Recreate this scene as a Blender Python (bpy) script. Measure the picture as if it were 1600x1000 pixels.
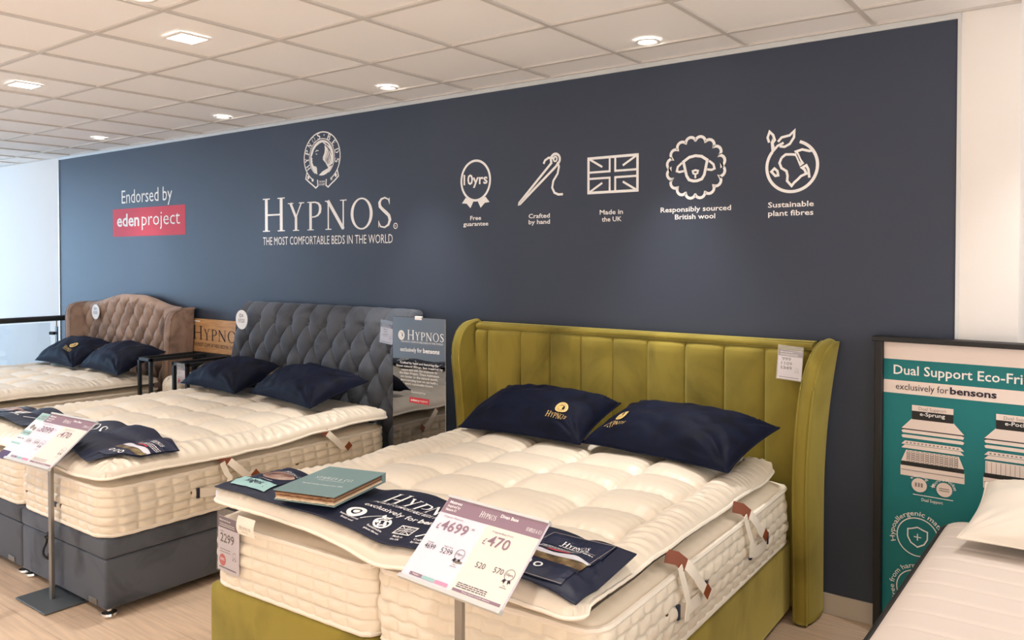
import bpy, bmesh, math, random
import numpy as np
from mathutils import Matrix, Vector
pi = math.pi
S = bpy.context.scene
COL = S.collection
for o in list(bpy.data.objects): bpy.data.objects.remove(o)
random.seed(4)

# ------------------------------------------------------------------ camera
H = 2.767
FPX = 1271.87
YAW, PIT = -0.6456, -0.0184
CAM = (1.5263, -4.0039, H - 1.0678)
def make_camera():
    cy, sy, cp, sp = math.cos(YAW), math.sin(YAW), math.cos(PIT), math.sin(PIT)
    f = Vector((sy * cp, cy * cp, sp)); r = Vector((cy, -sy, 0)); u = r.cross(f)
    m = Matrix((r, u, -f)).transposed().to_4x4(); m.translation = CAM
    cam = bpy.data.cameras.new('camera'); o = bpy.data.objects.new('camera', cam); COL.objects.link(o)
    cam.sensor_width = 36; cam.lens = FPX / 1600 * 36; cam.shift_y = -72.27 / 1600
    cam.clip_start = .05; o.matrix_world = m; S.camera = o
make_camera()

# ------------------------------------------------------------------ world, daylight, exposure
W = bpy.data.worlds.new('world'); S.world = W; W.use_nodes = True
bg = W.node_tree.nodes['Background']; bg.inputs[0].default_value = (1.0, .985, .98, 1); bg.inputs[1].default_value = 1.7
S.view_settings.view_transform = 'Standard'; S.view_settings.look = 'None'
S.view_settings.exposure = 0.33; S.view_settings.gamma = 1; S.view_settings.use_curve_mapping = False
def area(name, loc, rot, sx, sy, power, col):
    l = bpy.data.lights.new(name, 'AREA'); l.shape = 'RECTANGLE'; l.size = sx; l.size_y = sy
    l.energy = power; l.color = col
    o = bpy.data.objects.new(name, l); COL.objects.link(o); o.location = loc; o.rotation_euler = rot
    return o
area('daylight', (-13.3, -3.2, 1.6), (0, math.radians(-90), 0), 2.6, 5.5, 270, (.36, .65, 1.0))

# ------------------------------------------------------------------ helpers
def lin(c):
    c /= 255.0
    return c / 12.92 if c <= .04045 else ((c + .055) / 1.055) ** 2.4
def rgb(r, g, b): return (lin(r), lin(g), lin(b), 1)

def put(o, parent=None):
    COL.objects.link(o)
    if parent is not None: o.parent = parent
    return o
def mesh(name, v, f, mat=None, parent=None, smooth=True, loc=None, rot=None):
    me = bpy.data.meshes.new(name)
    me.from_pydata([tuple(map(float, p)) for p in v], [], [tuple(map(int, q)) for q in f]); me.update()
    if mat: me.materials.append(mat)
    if smooth: me.polygons.foreach_set('use_smooth', [True] * len(me.polygons))
    o = bpy.data.objects.new(name, me); put(o, parent)
    if loc is not None: o.location = loc
    if rot is not None: o.rotation_euler = rot
    return o
def thing(name, label, cat, loc=(0, 0, 0), rot=(0, 0, 0), group=None):
    o = bpy.data.objects.new(name, None); COL.objects.link(o); o.empty_display_size = .1
    o.location = loc; o.rotation_euler = rot
    return tag(o, label, cat, group)
def tag(o, label, cat, group=None):
    o['label'] = label; o['category'] = cat
    if group: o['group'] = group
    return o
def struct(o): o['kind'] = 'structure'; return o

def gfaces(nu, nv, cu=False, cv=False, flip=False, off=0):
    F = []
    for i in range(nu if cu else nu - 1):
        for j in range(nv if cv else nv - 1):
            a, b = i * nv + j, ((i + 1) % nu) * nv + j
            c, d = ((i + 1) % nu) * nv + (j + 1) % nv, i * nv + (j + 1) % nv
            F.append((a + off, d + off, c + off, b + off) if flip else (a + off, b + off, c + off, d + off))
    return F
class MB:
    """collects shapes into one mesh"""
    def __init__(s): s.v = []; s.f = []
    def add(s, v, f):
        k = len(s.v); s.v += [tuple(map(float, p)) for p in v]; s.f += [tuple(i + k for i in q) for q in f]; return s
    def box(s, x0, x1, y0, y1, z0, z1, bev=0.0, seg=2):
        bm = bmesh.new(); bmesh.ops.create_cube(bm, size=1)
        for q in bm.verts:
            q.co = ((x0 + x1) / 2 + q.co.x * (x1 - x0), (y0 + y1) / 2 + q.co.y * (y1 - y0), (z0 + z1) / 2 + q.co.z * (z1 - z0))
        if bev > 0: bmesh.ops.bevel(bm, geom=bm.edges[:], offset=bev, segments=seg, profile=.5, affect='EDGES')
        bm.verts.index_update(); s.add([q.co[:] for q in bm.verts], [[q.index for q in f.verts] for f in bm.faces]); bm.free(); return s
    def tube(s, pts, r, n=8, closed=False, up=None):
        P = np.array(pts, float); m = len(P); V = []
        for k in range(m):
            a = P[(k - 1) % m] if (closed or k) else P[0]; b = P[(k + 1) % m] if (closed or k < m - 1) else P[-1]
            t = b - a; t /= np.linalg.norm(t) + 1e-12
            w = np.array((0, 0, 1.)) if up is None else np.array(up, float)
            if abs(t @ w) > .97: w = np.array((1., 0, 0)) if abs(t[0]) < .9 else np.array((0, 1., 0))
            n1 = np.cross(t, w); n1 /= np.linalg.norm(n1); n2 = np.cross(n1, t)
            rr = r[k] if hasattr(r, '__len__') else r
            for j in range(n):
                an = 2 * pi * j / n; V.append(P[k] + rr * (math.cos(an) * n1 + math.sin(an) * n2))
        F = gfaces(m, n, closed, True)
        if not closed: F += [tuple(range(n)), tuple((m - 1) * n + j for j in range(n))[::-1]]
        return s.add(V, F)
    def lathe(s, prof, cx=0, cy=0, n=24):
        V = [(cx + r * math.cos(2 * pi * j / n), cy + r * math.sin(2 * pi * j / n), z) for r, z in prof for j in range(n)]
        m = len(prof); F = gfaces(m, n, False, True) + [tuple(range(n)), tuple((m - 1) * n + j for j in range(n))[::-1]]
        return s.add(V, F)
    def build(s, name, mat, parent=None, smooth=False, loc=None, rot=None):
        o = mesh(name, s.v, s.f, mat, parent, smooth, loc, rot)
        bm = bmesh.new(); bm.from_mesh(o.data); bmesh.ops.recalc_face_normals(bm, faces=bm.faces); bm.to_mesh(o.data); bm.free()
        if smooth:
            try: o.data.set_sharp_from_angle(angle=math.radians(40))
            except Exception: pass
        return o

_rng = np.random.RandomState(7)
_L = _rng.rand(64, 64)
def noise(x, y, seed=0):
    x = np.asarray(x, float) + seed * 7.31; y = np.asarray(y, float) + seed * 3.77
    xi = np.floor(x).astype(int); yi = np.floor(y).astype(int); fx = x - xi; fy = y - yi
    fx = fx * fx * (3 - 2 * fx); fy = fy * fy * (3 - 2 * fy)
    g = lambda a, b: _L[a % 64, b % 64]
    return (g(xi, yi) * (1 - fx) + g(xi + 1, yi) * fx) * (1 - fy) + (g(xi, yi + 1) * (1 - fx) + g(xi + 1, yi + 1) * fx) * fy * 1.0 - .5
def sst(a, b, x):
    t = np.clip((np.asarray(x, float) - a) / (b - a), 0, 1); return t * t * (3 - 2 * t)

# ------------------------------------------------------------------ flat lettering and line art
_tc = {}
def text_geo(s, bold):
    k = (s, bold)
    if k not in _tc:
        c = bpy.data.curves.new('t', 'FONT'); c.body = s; c.resolution_u = 2
        c.offset = bold
        o = bpy.data.objects.new('t', c); me = bpy.data.meshes.new_from_object(o)
        v = np.array([q.co[:2] for q in me.vertices]).reshape(-1, 2); f = [tuple(q.vertices) for q in me.polygons]
        bpy.data.objects.remove(o); bpy.data.curves.remove(c); bpy.data.meshes.remove(me); _tc[k] = (v, f)
    v, f = _tc[k]; return v.copy(), f
CAP = float(text_geo('H', 0)[0][:, 1].max())
# serif capitals: strokes (points, half-width) and serif bars in a box of height 1
def _st(*p): return list(p)
SER = {
 'H': (.86, [([(.14, 0), (.14, 1)], .055), ([(.72, 0), (.72, 1)], .055), ([(.14, .5), (.72, .5)], .025), ([(0, .015), (.28, .015)], .016), ([(0, .985), (.28, .985)], .016), ([(.58, .015), (.86, .015)], .016), ([(.58, .985), (.86, .985)], .016)]),
 'Y': (.74, [([(.12, 1), (.37, .47)], .052), ([(.62, 1), (.37, .47)], .026), ([(.37, .5), (.37, 0)], .055), ([(0, .985), (.26, .985)], .016), ([(.5, .985), (.74, .985)], .016), ([(.23, .015), (.51, .015)], .016)]),
 'P': (.62, [([(.14, 0), (.14, 1)], .055), ([(.14, .975), (.34, .975), (.48, .93), (.55, .84), (.56, .74), (.54, .62), (.46, .52), (.34, .47), (.2, .46)], [.025, .025, .035, .052, .055, .052, .035, .025, .02]), ([(0, .015), (.28, .015)], .016), ([(0, .985), (.2, .985)], .016)]),
 'N': (.9, [([(.14, 0), (.14, 1)], .027), ([(.76, 0), (.76, 1)], .027), ([(.12, 1), (.76, .02)], .06), ([(0, .985), (.2, .985)], .016), ([(.02, .015), (.27, .015)], .016), ([(.63, .985), (.9, .985)], .016)]),
 'S': (.56, [([(.47, .8), (.43, .92), (.3, .98), (.17, .94), (.1, .83), (.12, .7), (.22, .6), (.34, .5), (.45, .4), (.49, .26), (.43, .1), (.29, .02), (.14, .05), (.07, .2)], [.012, .02, .026, .032, .045, .05, .052, .055, .052, .048, .036, .026, .022, .012]), ([(.47, .76), (.47, .97)], .012), ([(.07, .03), (.07, .24)], .012)]),
 'T': (.7, [([(.35, 0), (.35, 1)], .055), ([(.03, .97), (.67, .97)], .028), ([(.03, .82), (.03, .98)], .014), ([(.67, .82), (.67, .98)], .014), ([(.21, .015), (.49, .015)], .016)]),
 'A': (.8, [([(.4, 1), (.12, 0)], .026), ([(.4, 1), (.68, 0)], .055), ([(.22, .34), (.58, .34)], .022), ([(0, .015), (.24, .015)], .016), ([(.54, .015), (.8, .015)], .016)]),
 'L': (.6, [([(.14, 0), (.14, 1)], .055), ([(.1, .025), (.56, .025)], .026), ([(.56, .0), (.57, .22)], .014), ([(0, .985), (.28, .985)], .016)]),
 'E': (.6, [([(.14, 0), (.14, 1)], .055), ([(.1, .025), (.56, .025)], .026), ([(.1, .975), (.54, .975)], .026), ([(.14, .51), (.44, .51)], .024), ([(.56, 0), (.57, .2)], .014), ([(.54, .82), (.54, 1)], .014)]),
 'B': (.64, [([(.14, 0), (.14, 1)], .055), ([(.1, .975), (.34, .975), (.49, .88), (.49, .66), (.36, .53), (.14, .52)], [.024, .024, .048, .048, .024, .022]), ([(.14, .52), (.38, .52), (.56, .4), (.57, .15), (.4, .02), (.08, .02)], [.022, .024, .05, .05, .024, .022])]),
 'D': (.82, [([(.14, 0), (.14, 1)], .055), ([(.06, .975), (.34, .975), (.6, .86), (.72, .62), (.72, .38), (.6, .14), (.34, .025), (.06, .025)], [.022, .024, .042, .056, .056, .042, .024, .022])]),
 'C': (.74, [([(.68, .78), (.58, .93), (.42, .98), (.24, .92), (.12, .74), (.09, .5), (.13, .25), (.25, .08), (.42, .02), (.58, .06), (.69, .2)], [.014, .022, .028, .042, .054, .058, .054, .042, .028, .022, .014])]),
 '&': (.74, [([(.62, .5), (.5, .2), (.34, .04), (.18, .06), (.1, .2), (.16, .38), (.34, .56), (.42, .74), (.36, .92), (.25, .94), (.19, .82), (.26, .64), (.44, .36), (.64, .04)], [.015, .022, .028, .035, .045, .04, .03, .028, .026, .024, .028, .036, .045, .03])]),
 '.': (.24, [([(.1, .0), (.1, .1)], .05)]),
 ' ': (.35, []),
}
class Flat:
    """line art in a plane, mapped to 3D when built"""
    def __init__(s): s.v = []; s.f = []; s.d = []; s.n = 0
    def add(s, v, f):
        k = len(s.v); s.v += [(float(a), float(b)) for a, b in v]; s.d += [s.n % 9] * (len(s.v) - k); s.n += 1; s.f += [tuple(i + k for i in q) for q in f]; return s
    def poly(s, pts): return s.add(pts, [tuple(range(len(pts)))])
    def rect(s, x0, y0, x1, y1, n=1):
        V = []
        for i in range(n + 1):
            x = x0 + (x1 - x0) * i / n; V += [(x, y0), (x, y1)]
        return s.add(V, [(2 * i, 2 * i + 2, 2 * i + 3, 2 * i + 1) for i in range(n)])
    def patch(s, fn, nu, nv):
        V = [fn(i / nu, j / nv) for i in range(nu + 1) for j in range(nv + 1)]
        return s.add(V, gfaces(nu + 1, nv + 1))
    def ribbon(s, pts, w, closed=False):
        P = np.array(pts, float); n = len(P); V = []
        for k in range(n):
            a = P[(k - 1) % n] if (closed or k) else P[0]; b = P[(k + 1) % n] if (closed or k < n - 1) else P[-1]
            d1 = P[k] - a; d2 = b - P[k]; l1 = np.hypot(*d1); l2 = np.hypot(*d2)
            d1 = d1 / l1 if l1 > 0 else d2 / l2; d2 = d2 / l2 if l2 > 0 else d1
            t = d1 + d2; t /= (np.hypot(*t) + 1e-9); nn = np.array((-t[1], t[0]))
            c = max(.45, abs(d1 @ t)); ww = (w[k] if hasattr(w, '__len__') else w) / c
            V += [P[k] + nn * ww, P[k] - nn * ww]
        F = [(2 * k, 2 * k + 1, (2 * k + 3) % (2 * n), (2 * k + 2) % (2 * n)) for k in range(n if closed else n - 1)]
        return s.add(V, F)
    def ell(s, cx, cy, rx, ry, w, a0=0, a1=360, n=48):
        A = np.radians(np.linspace(a0, a1, n + 1)); full = abs(a1 - a0) >= 360
        if full: A = A[:-1]
        return s.ribbon(np.c_[cx + rx * np.cos(A), cy + ry * np.sin(A)], w, full)
    def disc(s, cx, cy, rx, ry, n=32):
        A = np.linspace(0, 2 * pi, n, endpoint=False); return s.poly(np.c_[cx + rx * np.cos(A), cy + ry * np.sin(A)])
    def text(s, t, x0, x1, y, h=None, bold=0.0, arc=None):
        v, f = text_geo(t, bold)
        if len(v) == 0: return s
        a, b = v[:, 0].min(), v[:, 0].max(); k = (x1 - x0) / (b - a)
        ky = k if h is None else h / CAP
        V = np.c_[x0 + (v[:, 0] - a) * k, v[:, 1] * ky]
        if arc:  # (cx, cy, r, mid angle in degrees): text runs clockwise over the top of a circle
            cx, cy, r, mid = arc; xm = (x0 + x1) / 2
            an = math.radians(mid) - (V[:, 0] - xm) / r; V = np.c_[cx + (r + V[:, 1]) * np.cos(an), cy + (r + V[:, 1]) * np.sin(an)]
        else: V[:, 1] += y
        return s.add(V, f)
    def serif(s, t, x0, x1, y, h, big=None, fn=None, gap=.1, wt=1.0):
        """small capitals: the first letter taller when big is given"""
        G = Flat(); x = 0
        for i, ch in enumerate(t):
            if ch == 'O':
                wd = .9; sc = 1.0
                A = np.linspace(0, 2 * pi, 40, endpoint=False)
                o_ = [(x + (.45 + .43 * math.cos(a)) * sc, .5 + .53 * math.sin(a)) for a in A]
                i_ = [(x + (.45 + .32 * math.cos(a)) * sc, .5 + .48 * math.sin(a)) for a in A]
                G.add(o_ + i_, [(k, (k + 1) % 40, 40 + (k + 1) % 40, 40 + k) for k in range(40)]); x += wd + gap; continue
            wd, st = SER[ch]; m = (big / h) if (big and i == 0) else 1
            for p, w in st:
                ww = [q * m * wt for q in w] if hasattr(w, '__len__') else w * m * wt
                G.ribbon([(x + a * m, b * m) for a, b in p], ww)
            x += wd * m + gap
        x -= gap; V = np.array(G.v); k = (x1 - x0) / x; base = list(G.d)
        V = np.c_[x0 + V[:, 0] * k, V[:, 1] * h]
        if fn: V = [fn(a, b) for a, b in V]
        else: V[:, 1] += y
        s.add(V, G.f); s.d[-len(base):] = base; return s
    def build(s, name, mat, parent, mapf, lift=0.0):
        V = []; e = 1e-3
        for (a, b), d in zip(s.v, s.d):   # strokes that cross lie one on another like coats of paint
            p = np.array(mapf(a, b), float)
            if d:
                n = np.cross(np.array(mapf(a + e, b)) - p, np.array(mapf(a, b + e)) - p); l = np.linalg.norm(n)
                if l > 0: p = p + n / l * (4e-5 * d)
            V.append(p)
        return mesh(name, V, s.f, mat, parent, smooth=False)
def wave_lines(fl, x0, x1, ys, h, seed=1):
    """lines of tiny unreadable print, shown as the short bars they are at this size"""
    r = random.Random(seed)
    for y in ys:
        x = x0
        while x < x1 - h:
            w = min(r.uniform(2, 6) * h, x1 - x); fl.rect(x, y, x + w, y + h); x += w + h * .9
    return fl

# ------------------------------------------------------------------ materials
def mat(name, col, rough=.6, metal=0, spec=.5, sheen=0, sheen_rough=.4, sheen_tint=None, bump=None, coat=0, mottle=None):
    m = bpy.data.materials.new(name); m.use_nodes = True; nt = m.node_tree; b = nt.nodes['Principled BSDF']
    b.inputs['Base Color'].default_value = col; b.inputs['Roughness'].default_value = rough; b.inputs['Metallic'].default_value = metal
    b.inputs['Specular IOR Level'].default_value = spec
    if sheen:
        b.inputs['Sheen Weight'].default_value = sheen; b.inputs['Sheen Roughness'].default_value = sheen_rough
        if sheen_tint: b.inputs['Sheen Tint'].default_value = sheen_tint
    if coat: b.inputs['Coat Weight'].default_value = coat
    tc = nt.nodes.new('ShaderNodeTexCoord')
    if mottle:  # (scale, second colour, low, high, stretch)
        mp = nt.nodes.new('ShaderNodeMapping'); mp.inputs['Scale'].default_value = mottle[4]; nt.links.new(tc.outputs['Object'], mp.inputs[0])
        n = nt.nodes.new('ShaderNodeTexNoise'); n.inputs['Scale'].default_value = mottle[0]; n.inputs['Detail'].default_value = 4; n.inputs['Distortion'].default_value = .8
        nt.links.new(mp.outputs[0], n.inputs['Vector'])
        r = nt.nodes.new('ShaderNodeMapRange'); r.inputs[1].default_value = mottle[2]; r.inputs[2].default_value = mottle[3]; nt.links.new(n.outputs[0], r.inputs[0])
        x = nt.nodes.new('ShaderNodeMix'); x.data_type = 'RGBA'; x.inputs[6].default_value = col; x.inputs[7].default_value = mottle[1]
        nt.links.new(r.outputs[0], x.inputs[0]); nt.links.new(x.outputs[2], b.inputs['Base Color'])
    if bump:
        n = nt.nodes.new('ShaderNodeTexNoise'); n.inputs['Scale'].default_value = bump[0]; n.inputs['Detail'].default_value = 3
        nt.links.new(tc.outputs['Object'], n.inputs['Vector'])
        q = nt.nodes.new('ShaderNodeBump'); q.inputs['Strength'].default_value = bump[1]; q.inputs['Distance'].default_value = bump[2]
        nt.links.new(n.outputs[0], q.inputs['Height']); nt.links.new(q.outputs[0], b.inputs['Normal'])
    return m
def emis(name, col, s):
    m = bpy.data.materials.new(name); m.use_nodes = True; b = m.node_tree.nodes['Principled BSDF']
    b.inputs['Base Color'].default_value = col; b.inputs['Emission Color'].default_value = col; b.inputs['Emission Strength'].default_value = s
    return m
M = {}
M['navy_wall'] = mat('navy_wall', rgb(59, 67, 83), .5, spec=.34, bump=(900, .03, .001))
M['white_wall'] = mat('white_wall', rgb(236, 232, 228), .7, bump=(200, .04, .001))
M['tile'] = mat('ceiling_tile', rgb(245, 243, 242), .85, bump=(350, .12, .002))
M['tbar'] = mat('ceiling_bar', rgb(205, 200, 194), .5)
M['alu'] = mat('aluminium_trim', rgb(215, 218, 218), .35, metal=.3)
M['skirt'] = mat('skirting_paint', rgb(205, 195, 180), .5)
M['olive'] = mat('olive_velvet', rgb(148, 132, 56), .75, spec=.2, sheen=1.0, sheen_rough=.45, sheen_tint=rgb(225, 212, 130), mottle=(3.2, rgb(98, 86, 30), .46, .76, (1, 1, .6)), bump=(500, .1, .001))
M['olive_base'] = M['olive']
M['grey'] = mat('grey_velvet', rgb(88, 92, 100), .75, spec=.2, sheen=.35, sheen_rough=.35, sheen_tint=rgb(205, 210, 225), mottle=(4.5, rgb(62, 64, 70), .46, .7, (1, 1, 1)), bump=(500, .1, .001))
M['taupe'] = mat('taupe_velvet', rgb(172, 146, 130), .75, spec=.2, sheen=.3, sheen_rough=.4, sheen_tint=rgb(235, 210, 195), mottle=(5, rgb(112, 90, 78), .45, .75, (1, 1, 1)))
M['pillow'] = mat('navy_velvet', rgb(18, 23, 44), .65, spec=.12, sheen=.03, sheen_rough=.25, sheen_tint=rgb(120, 135, 175), mottle=(7, rgb(11, 14, 29), .45, .7, (1, 1, 1)))
M['cream'] = mat('cream_ticking', rgb(238, 226, 206), .55, spec=.35, sheen=.15, bump=(120, .08, .002))
M['satin'] = mat('cream_satin', rgb(230, 217, 198), .38, spec=.5, sheen=.12, bump=(60, .06, .003))
M['cream_bind'] = mat('cream_binding', rgb(244, 234, 218), .6)
M['leather'] = mat('brown_leather', rgb(128, 62, 26), .5, bump=(300, .2, .001))
M['brass'] = mat('aged_brass', rgb(120, 98, 66), .35, metal=.8)
M['black'] = mat('black_metal', rgb(34, 37, 41), .45, spec=.4)
M['black_trim'] = mat('black_border', rgb(27, 26, 26), .6)
M['white'] = mat('print_white', rgb(248, 246, 244), .6, spec=.2)
M['ink'] = mat('print_ink', rgb(52, 48, 60), .6, spec=.2)
M['gold'] = mat('gold_thread', rgb(222, 190, 120), .45, spec=.5)
M['red'] = mat('print_red', rgb(214, 72, 86), .6, spec=.2)
M['navy_cloth'] = mat('navy_runner', rgb(30, 35, 56), .5, spec=.4, bump=(400, .05, .001))
M['mauve'] = mat('print_mauve', rgb(148, 122, 136), .5, spec=.3)
M['purple'] = mat('print_purple', rgb(88, 72, 104), .5, spec=.3)
M['paperL'] = mat('print_lilac_white', rgb(226, 220, 230), .5, spec=.3)
M['paperR'] = mat('print_cream_white', rgb(232, 221, 212), .5, spec=.3)
M['teal_print'] = mat('print_mint', rgb(156, 196, 194), .5, spec=.3)
M['pink'] = mat('print_pink', rgb(240, 150, 178), .5, spec=.3)
M['steel'] = mat('brushed_steel', rgb(150, 146, 140), .35, metal=.9)
M['steelgrey'] = mat('painted_steel', rgb(104, 112, 118), .4, metal=.4)
M['chrome'] = mat('chrome', rgb(225, 225, 225), .12, metal=1)
M['plastic'] = mat('clear_sleeve', rgb(225, 222, 222), .2, spec=.6)
M['teal'] = mat('teal_board', rgb(26, 121, 124), .5, spec=.3)
M['pinkwhite'] = mat('pale_board', rgb(238, 222, 212), .5, spec=.3)
M['dull'] = mat('print_grey', rgb(150, 142, 138), .6, spec=.2)
M['cover'] = mat('teal_cover', rgb(124, 150, 150), .5, spec=.4)
M['swatch1'] = mat('brown_swatch', rgb(120, 84, 62), .9)
M['swatch2'] = mat('cream_swatch', rgb(222, 205, 178), .9)
M['swatch3'] = mat('tan_swatch', rgb(176, 138, 104), .9)
M['wood'] = mat('pale_wood', rgb(214, 170, 122), .5, spec=.3, mottle=(6, rgb(190, 142, 96), .35, .7, (1, 1, 9)))
M['white_bed'] = mat('white_knit', rgb(226, 213, 203), .65, spec=.3, sheen=.1, bump=(220, .06, .001))
M['white_pillow'] = mat('white_cotton', rgb(238, 227, 212), .7, sheen=.15)
M['handrail'] = mat('dark_handrail', rgb(62, 62, 62), .4, metal=.3)
def photo_mat(name, a, b, c, sc):
    m = bpy.data.materials.new(name); m.use_nodes = True; nt = m.node_tree; p = nt.nodes['Principled BSDF']; p.inputs['Roughness'].default_value = .35
    tc = nt.nodes.new('ShaderNodeTexCoord'); n = nt.nodes.new('ShaderNodeTexNoise'); n.inputs['Scale'].default_value = sc; n.inputs['Detail'].default_value = 6
    r = nt.nodes.new('ShaderNodeValToRGB'); e = r.color_ramp.elements; e[0].position = .35; e[0].color = a; e[1].position = .68; e[1].color = c
    k = e.new(.5); k.color = b
    nt.links.new(tc.outputs['Object'], n.inputs['Vector']); nt.links.new(n.outputs[0], r.inputs[0]); nt.links.new(r.outputs[0], p.inputs['Base Color']); return m
M['garden'] = photo_mat('photo_garden', rgb(52, 50, 34), rgb(118, 92, 62), rgb(150, 140, 100), 26)
M['bedphoto'] = photo_mat('photo_bedroom', rgb(70, 52, 50), rgb(150, 112, 98), rgb(205, 180, 165), 14)
M['cardnavy'] = mat('print_navy', rgb(32, 38, 62), .35, spec=.5)
M['sky'] = mat('print_sky', rgb(220, 218, 225), .4)
def floor_mat():
    m = bpy.data.materials.new('oak_planks'); m.use_nodes = True; nt = m.node_tree; p = nt.nodes['Principled BSDF']; p.inputs['Roughness'].default_value = .42
    tc = nt.nodes.new('ShaderNodeTexCoord'); br = nt.nodes.new('ShaderNodeTexBrick')
    br.inputs['Color1'].default_value = rgb(220, 194, 168); br.inputs['Color2'].default_value = rgb(213, 186, 160); br.inputs['Mortar'].default_value = rgb(190, 160, 134)
    br.inputs['Scale'].default_value = 1; br.inputs['Mortar Size'].default_value = .0016; br.inputs['Brick Width'].default_value = 1.22; br.inputs['Row Height'].default_value = .18
    nt.links.new(tc.outputs['Object'], br.inputs['Vector'])
    mp = nt.nodes.new('ShaderNodeMapping'); mp.inputs['Scale'].default_value = (1.2, 16, 1); n = nt.nodes.new('ShaderNodeTexNoise'); n.inputs['Scale'].default_value = 3; n.inputs['Detail'].default_value = 6
    nt.links.new(tc.outputs['Object'], mp.inputs[0]); nt.links.new(mp.outputs[0], n.inputs['Vector'])
    r = nt.nodes.new('ShaderNodeMapRange'); r.inputs[1].default_value = .3; r.inputs[2].default_value = .7; r.inputs[3].default_value = .82; r.inputs[4].default_value = 1.08; nt.links.new(n.outputs[0], r.inputs[0])
    x = nt.nodes.new('ShaderNodeMix'); x.data_type = 'RGBA'; x.blend_type = 'MULTIPLY'; x.inputs[0].default_value = 1
    nt.links.new(br.outputs[0], x.inputs[6]); nt.links.new(r.outputs[0], x.inputs[7]); nt.links.new(x.outputs[2], p.inputs['Base Color']); return m
M['floor'] = floor_mat()
def glass_mat(name, tint, gl, col):
    m = bpy.data.materials.new(name); m.use_nodes = True; nt = m.node_tree; nt.nodes.remove(nt.nodes['Principled BSDF']); out = nt.nodes['Material Output']
    t = nt.nodes.new('ShaderNodeBsdfTransparent'); t.inputs[0].default_value = tint; g = nt.nodes.new('ShaderNodeBsdfGlossy'); g.inputs['Roughness'].default_value = .02; g.inputs['Color'].default_value = col
    x = nt.nodes.new('ShaderNodeMixShader'); x.inputs[0].default_value = gl; nt.links.new(t.outputs[0], x.inputs[1]); nt.links.new(g.outputs[0], x.inputs[2]); nt.links.new(x.outputs[0], out.inputs[0]); return m
M['mirror_glass'] = glass_mat('mirrored_acrylic', (.10, .11, .12, 1), .5, (.50, .51, .53, 1))
M['clear_glass'] = glass_mat('clear_glass', (.92, .95, .97, 1), .08, (1, 1, 1, 1))
M['lamp'] = emis('lamp_lens', (1, .93, .84, 1), 14)
M['daysky'] = emis('window_sky', (.72, .86, 1, 1), 2.0)
M['tag_plastic'] = glass_mat('tag_sleeve', (.93, .93, .93, 1), .12, (1, 1, 1, 1))

# ------------------------------------------------------------------ room shell
XL, XR = -13.4, 5.0; YF = -6.6
NX0, NX1 = -7.48, .95
struct(MB().box(XL, XR, YF, .6, -.1, 0).build('floor', M['floor']))
struct(MB().box(XL, NX0, 0, .1, 0, H + .05).build('wall_back_left', M['white_wall']))
struct(MB().box(NX1, 1.17, 0, .1, 0, H + .05).build('wall_back_right', M['white_wall']))
struct(MB().box(1.07, XR, .5, .6, 0, H + .05).build('wall_back_recess', M['white_wall']))
struct(MB().box(1.07, 1.17, .1, .5, 0, H + .05).build('wall_pillar', M['white_wall']))
struct(MB().box(NX0, NX1, .012, .1, 0, H + .05).build('wall_back', M['white_wall']))
# left end: wall with a wide daylit window
w = MB(); w.box(XL - .1, XL, YF, .1, 0, .25); w.box(XL - .1, XL, YF, .1, 2.6, H + .05); w.box(XL - .1, XL, -.6, .1, .25, 2.6); w.box(XL - .1, XL, YF, -6.2, .25, 2.6)
struct(w.build('wall_left', M['white_wall']))
wf = struct(MB().box(XL - .08, XL - .03, -6.2, -.6, .25, .31).box(XL - .08, XL - .03, -6.2, -.6, 2.54, 2.6).box(XL - .08, XL - .03, -3.43, -3.37, .31, 2.54).box(XL - .08, XL - .03, -6.2, -6.14, .31, 2.54).box(XL - .08, XL - .03, -.66, -.6, .31, 2.54).build('window_1', M['alu']))
MB().box(XL - .062, XL - .056, -6.14, -.66, .31, 2.54).build('pane', M['clear_glass'], wf)
struct(MB().box(XL, XR, YF - .1, YF, 0, H + .05).build('wall_front', M['white_wall']))
# ceiling: recessed tiles with a lattice of T bars
WS = .2915
ct = MB(); gb = MB()
xs = [i * .6 for i in range(-23, 9)]; ys = [-(WS + .6 * j) for j in range(0, 15)]
struct(MB().box(XL, XR, YF, .6, H + .008, H + .06).build('ceiling', M['tile']))
for x in xs:
    if XL < x < XR: gb.box(x - .012, x + .012, YF, -.02, H - .001, H + .0085)
for y in ys: gb.box(XL, XR, y - .012, y + .012, H - .0012, H + .0085)
gb.box(XL, 1.17, -.024, 0, H - .002, H + .0085)
struct(gb.build('trim_1', M['tbar']))
struct(MB().box(.95, 1.17, -.012, 0, 0, .1).box(NX0, NX1, -.012, .0, 0, .1, .002, 1).build('baseboard_back', M['skirt']))

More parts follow.
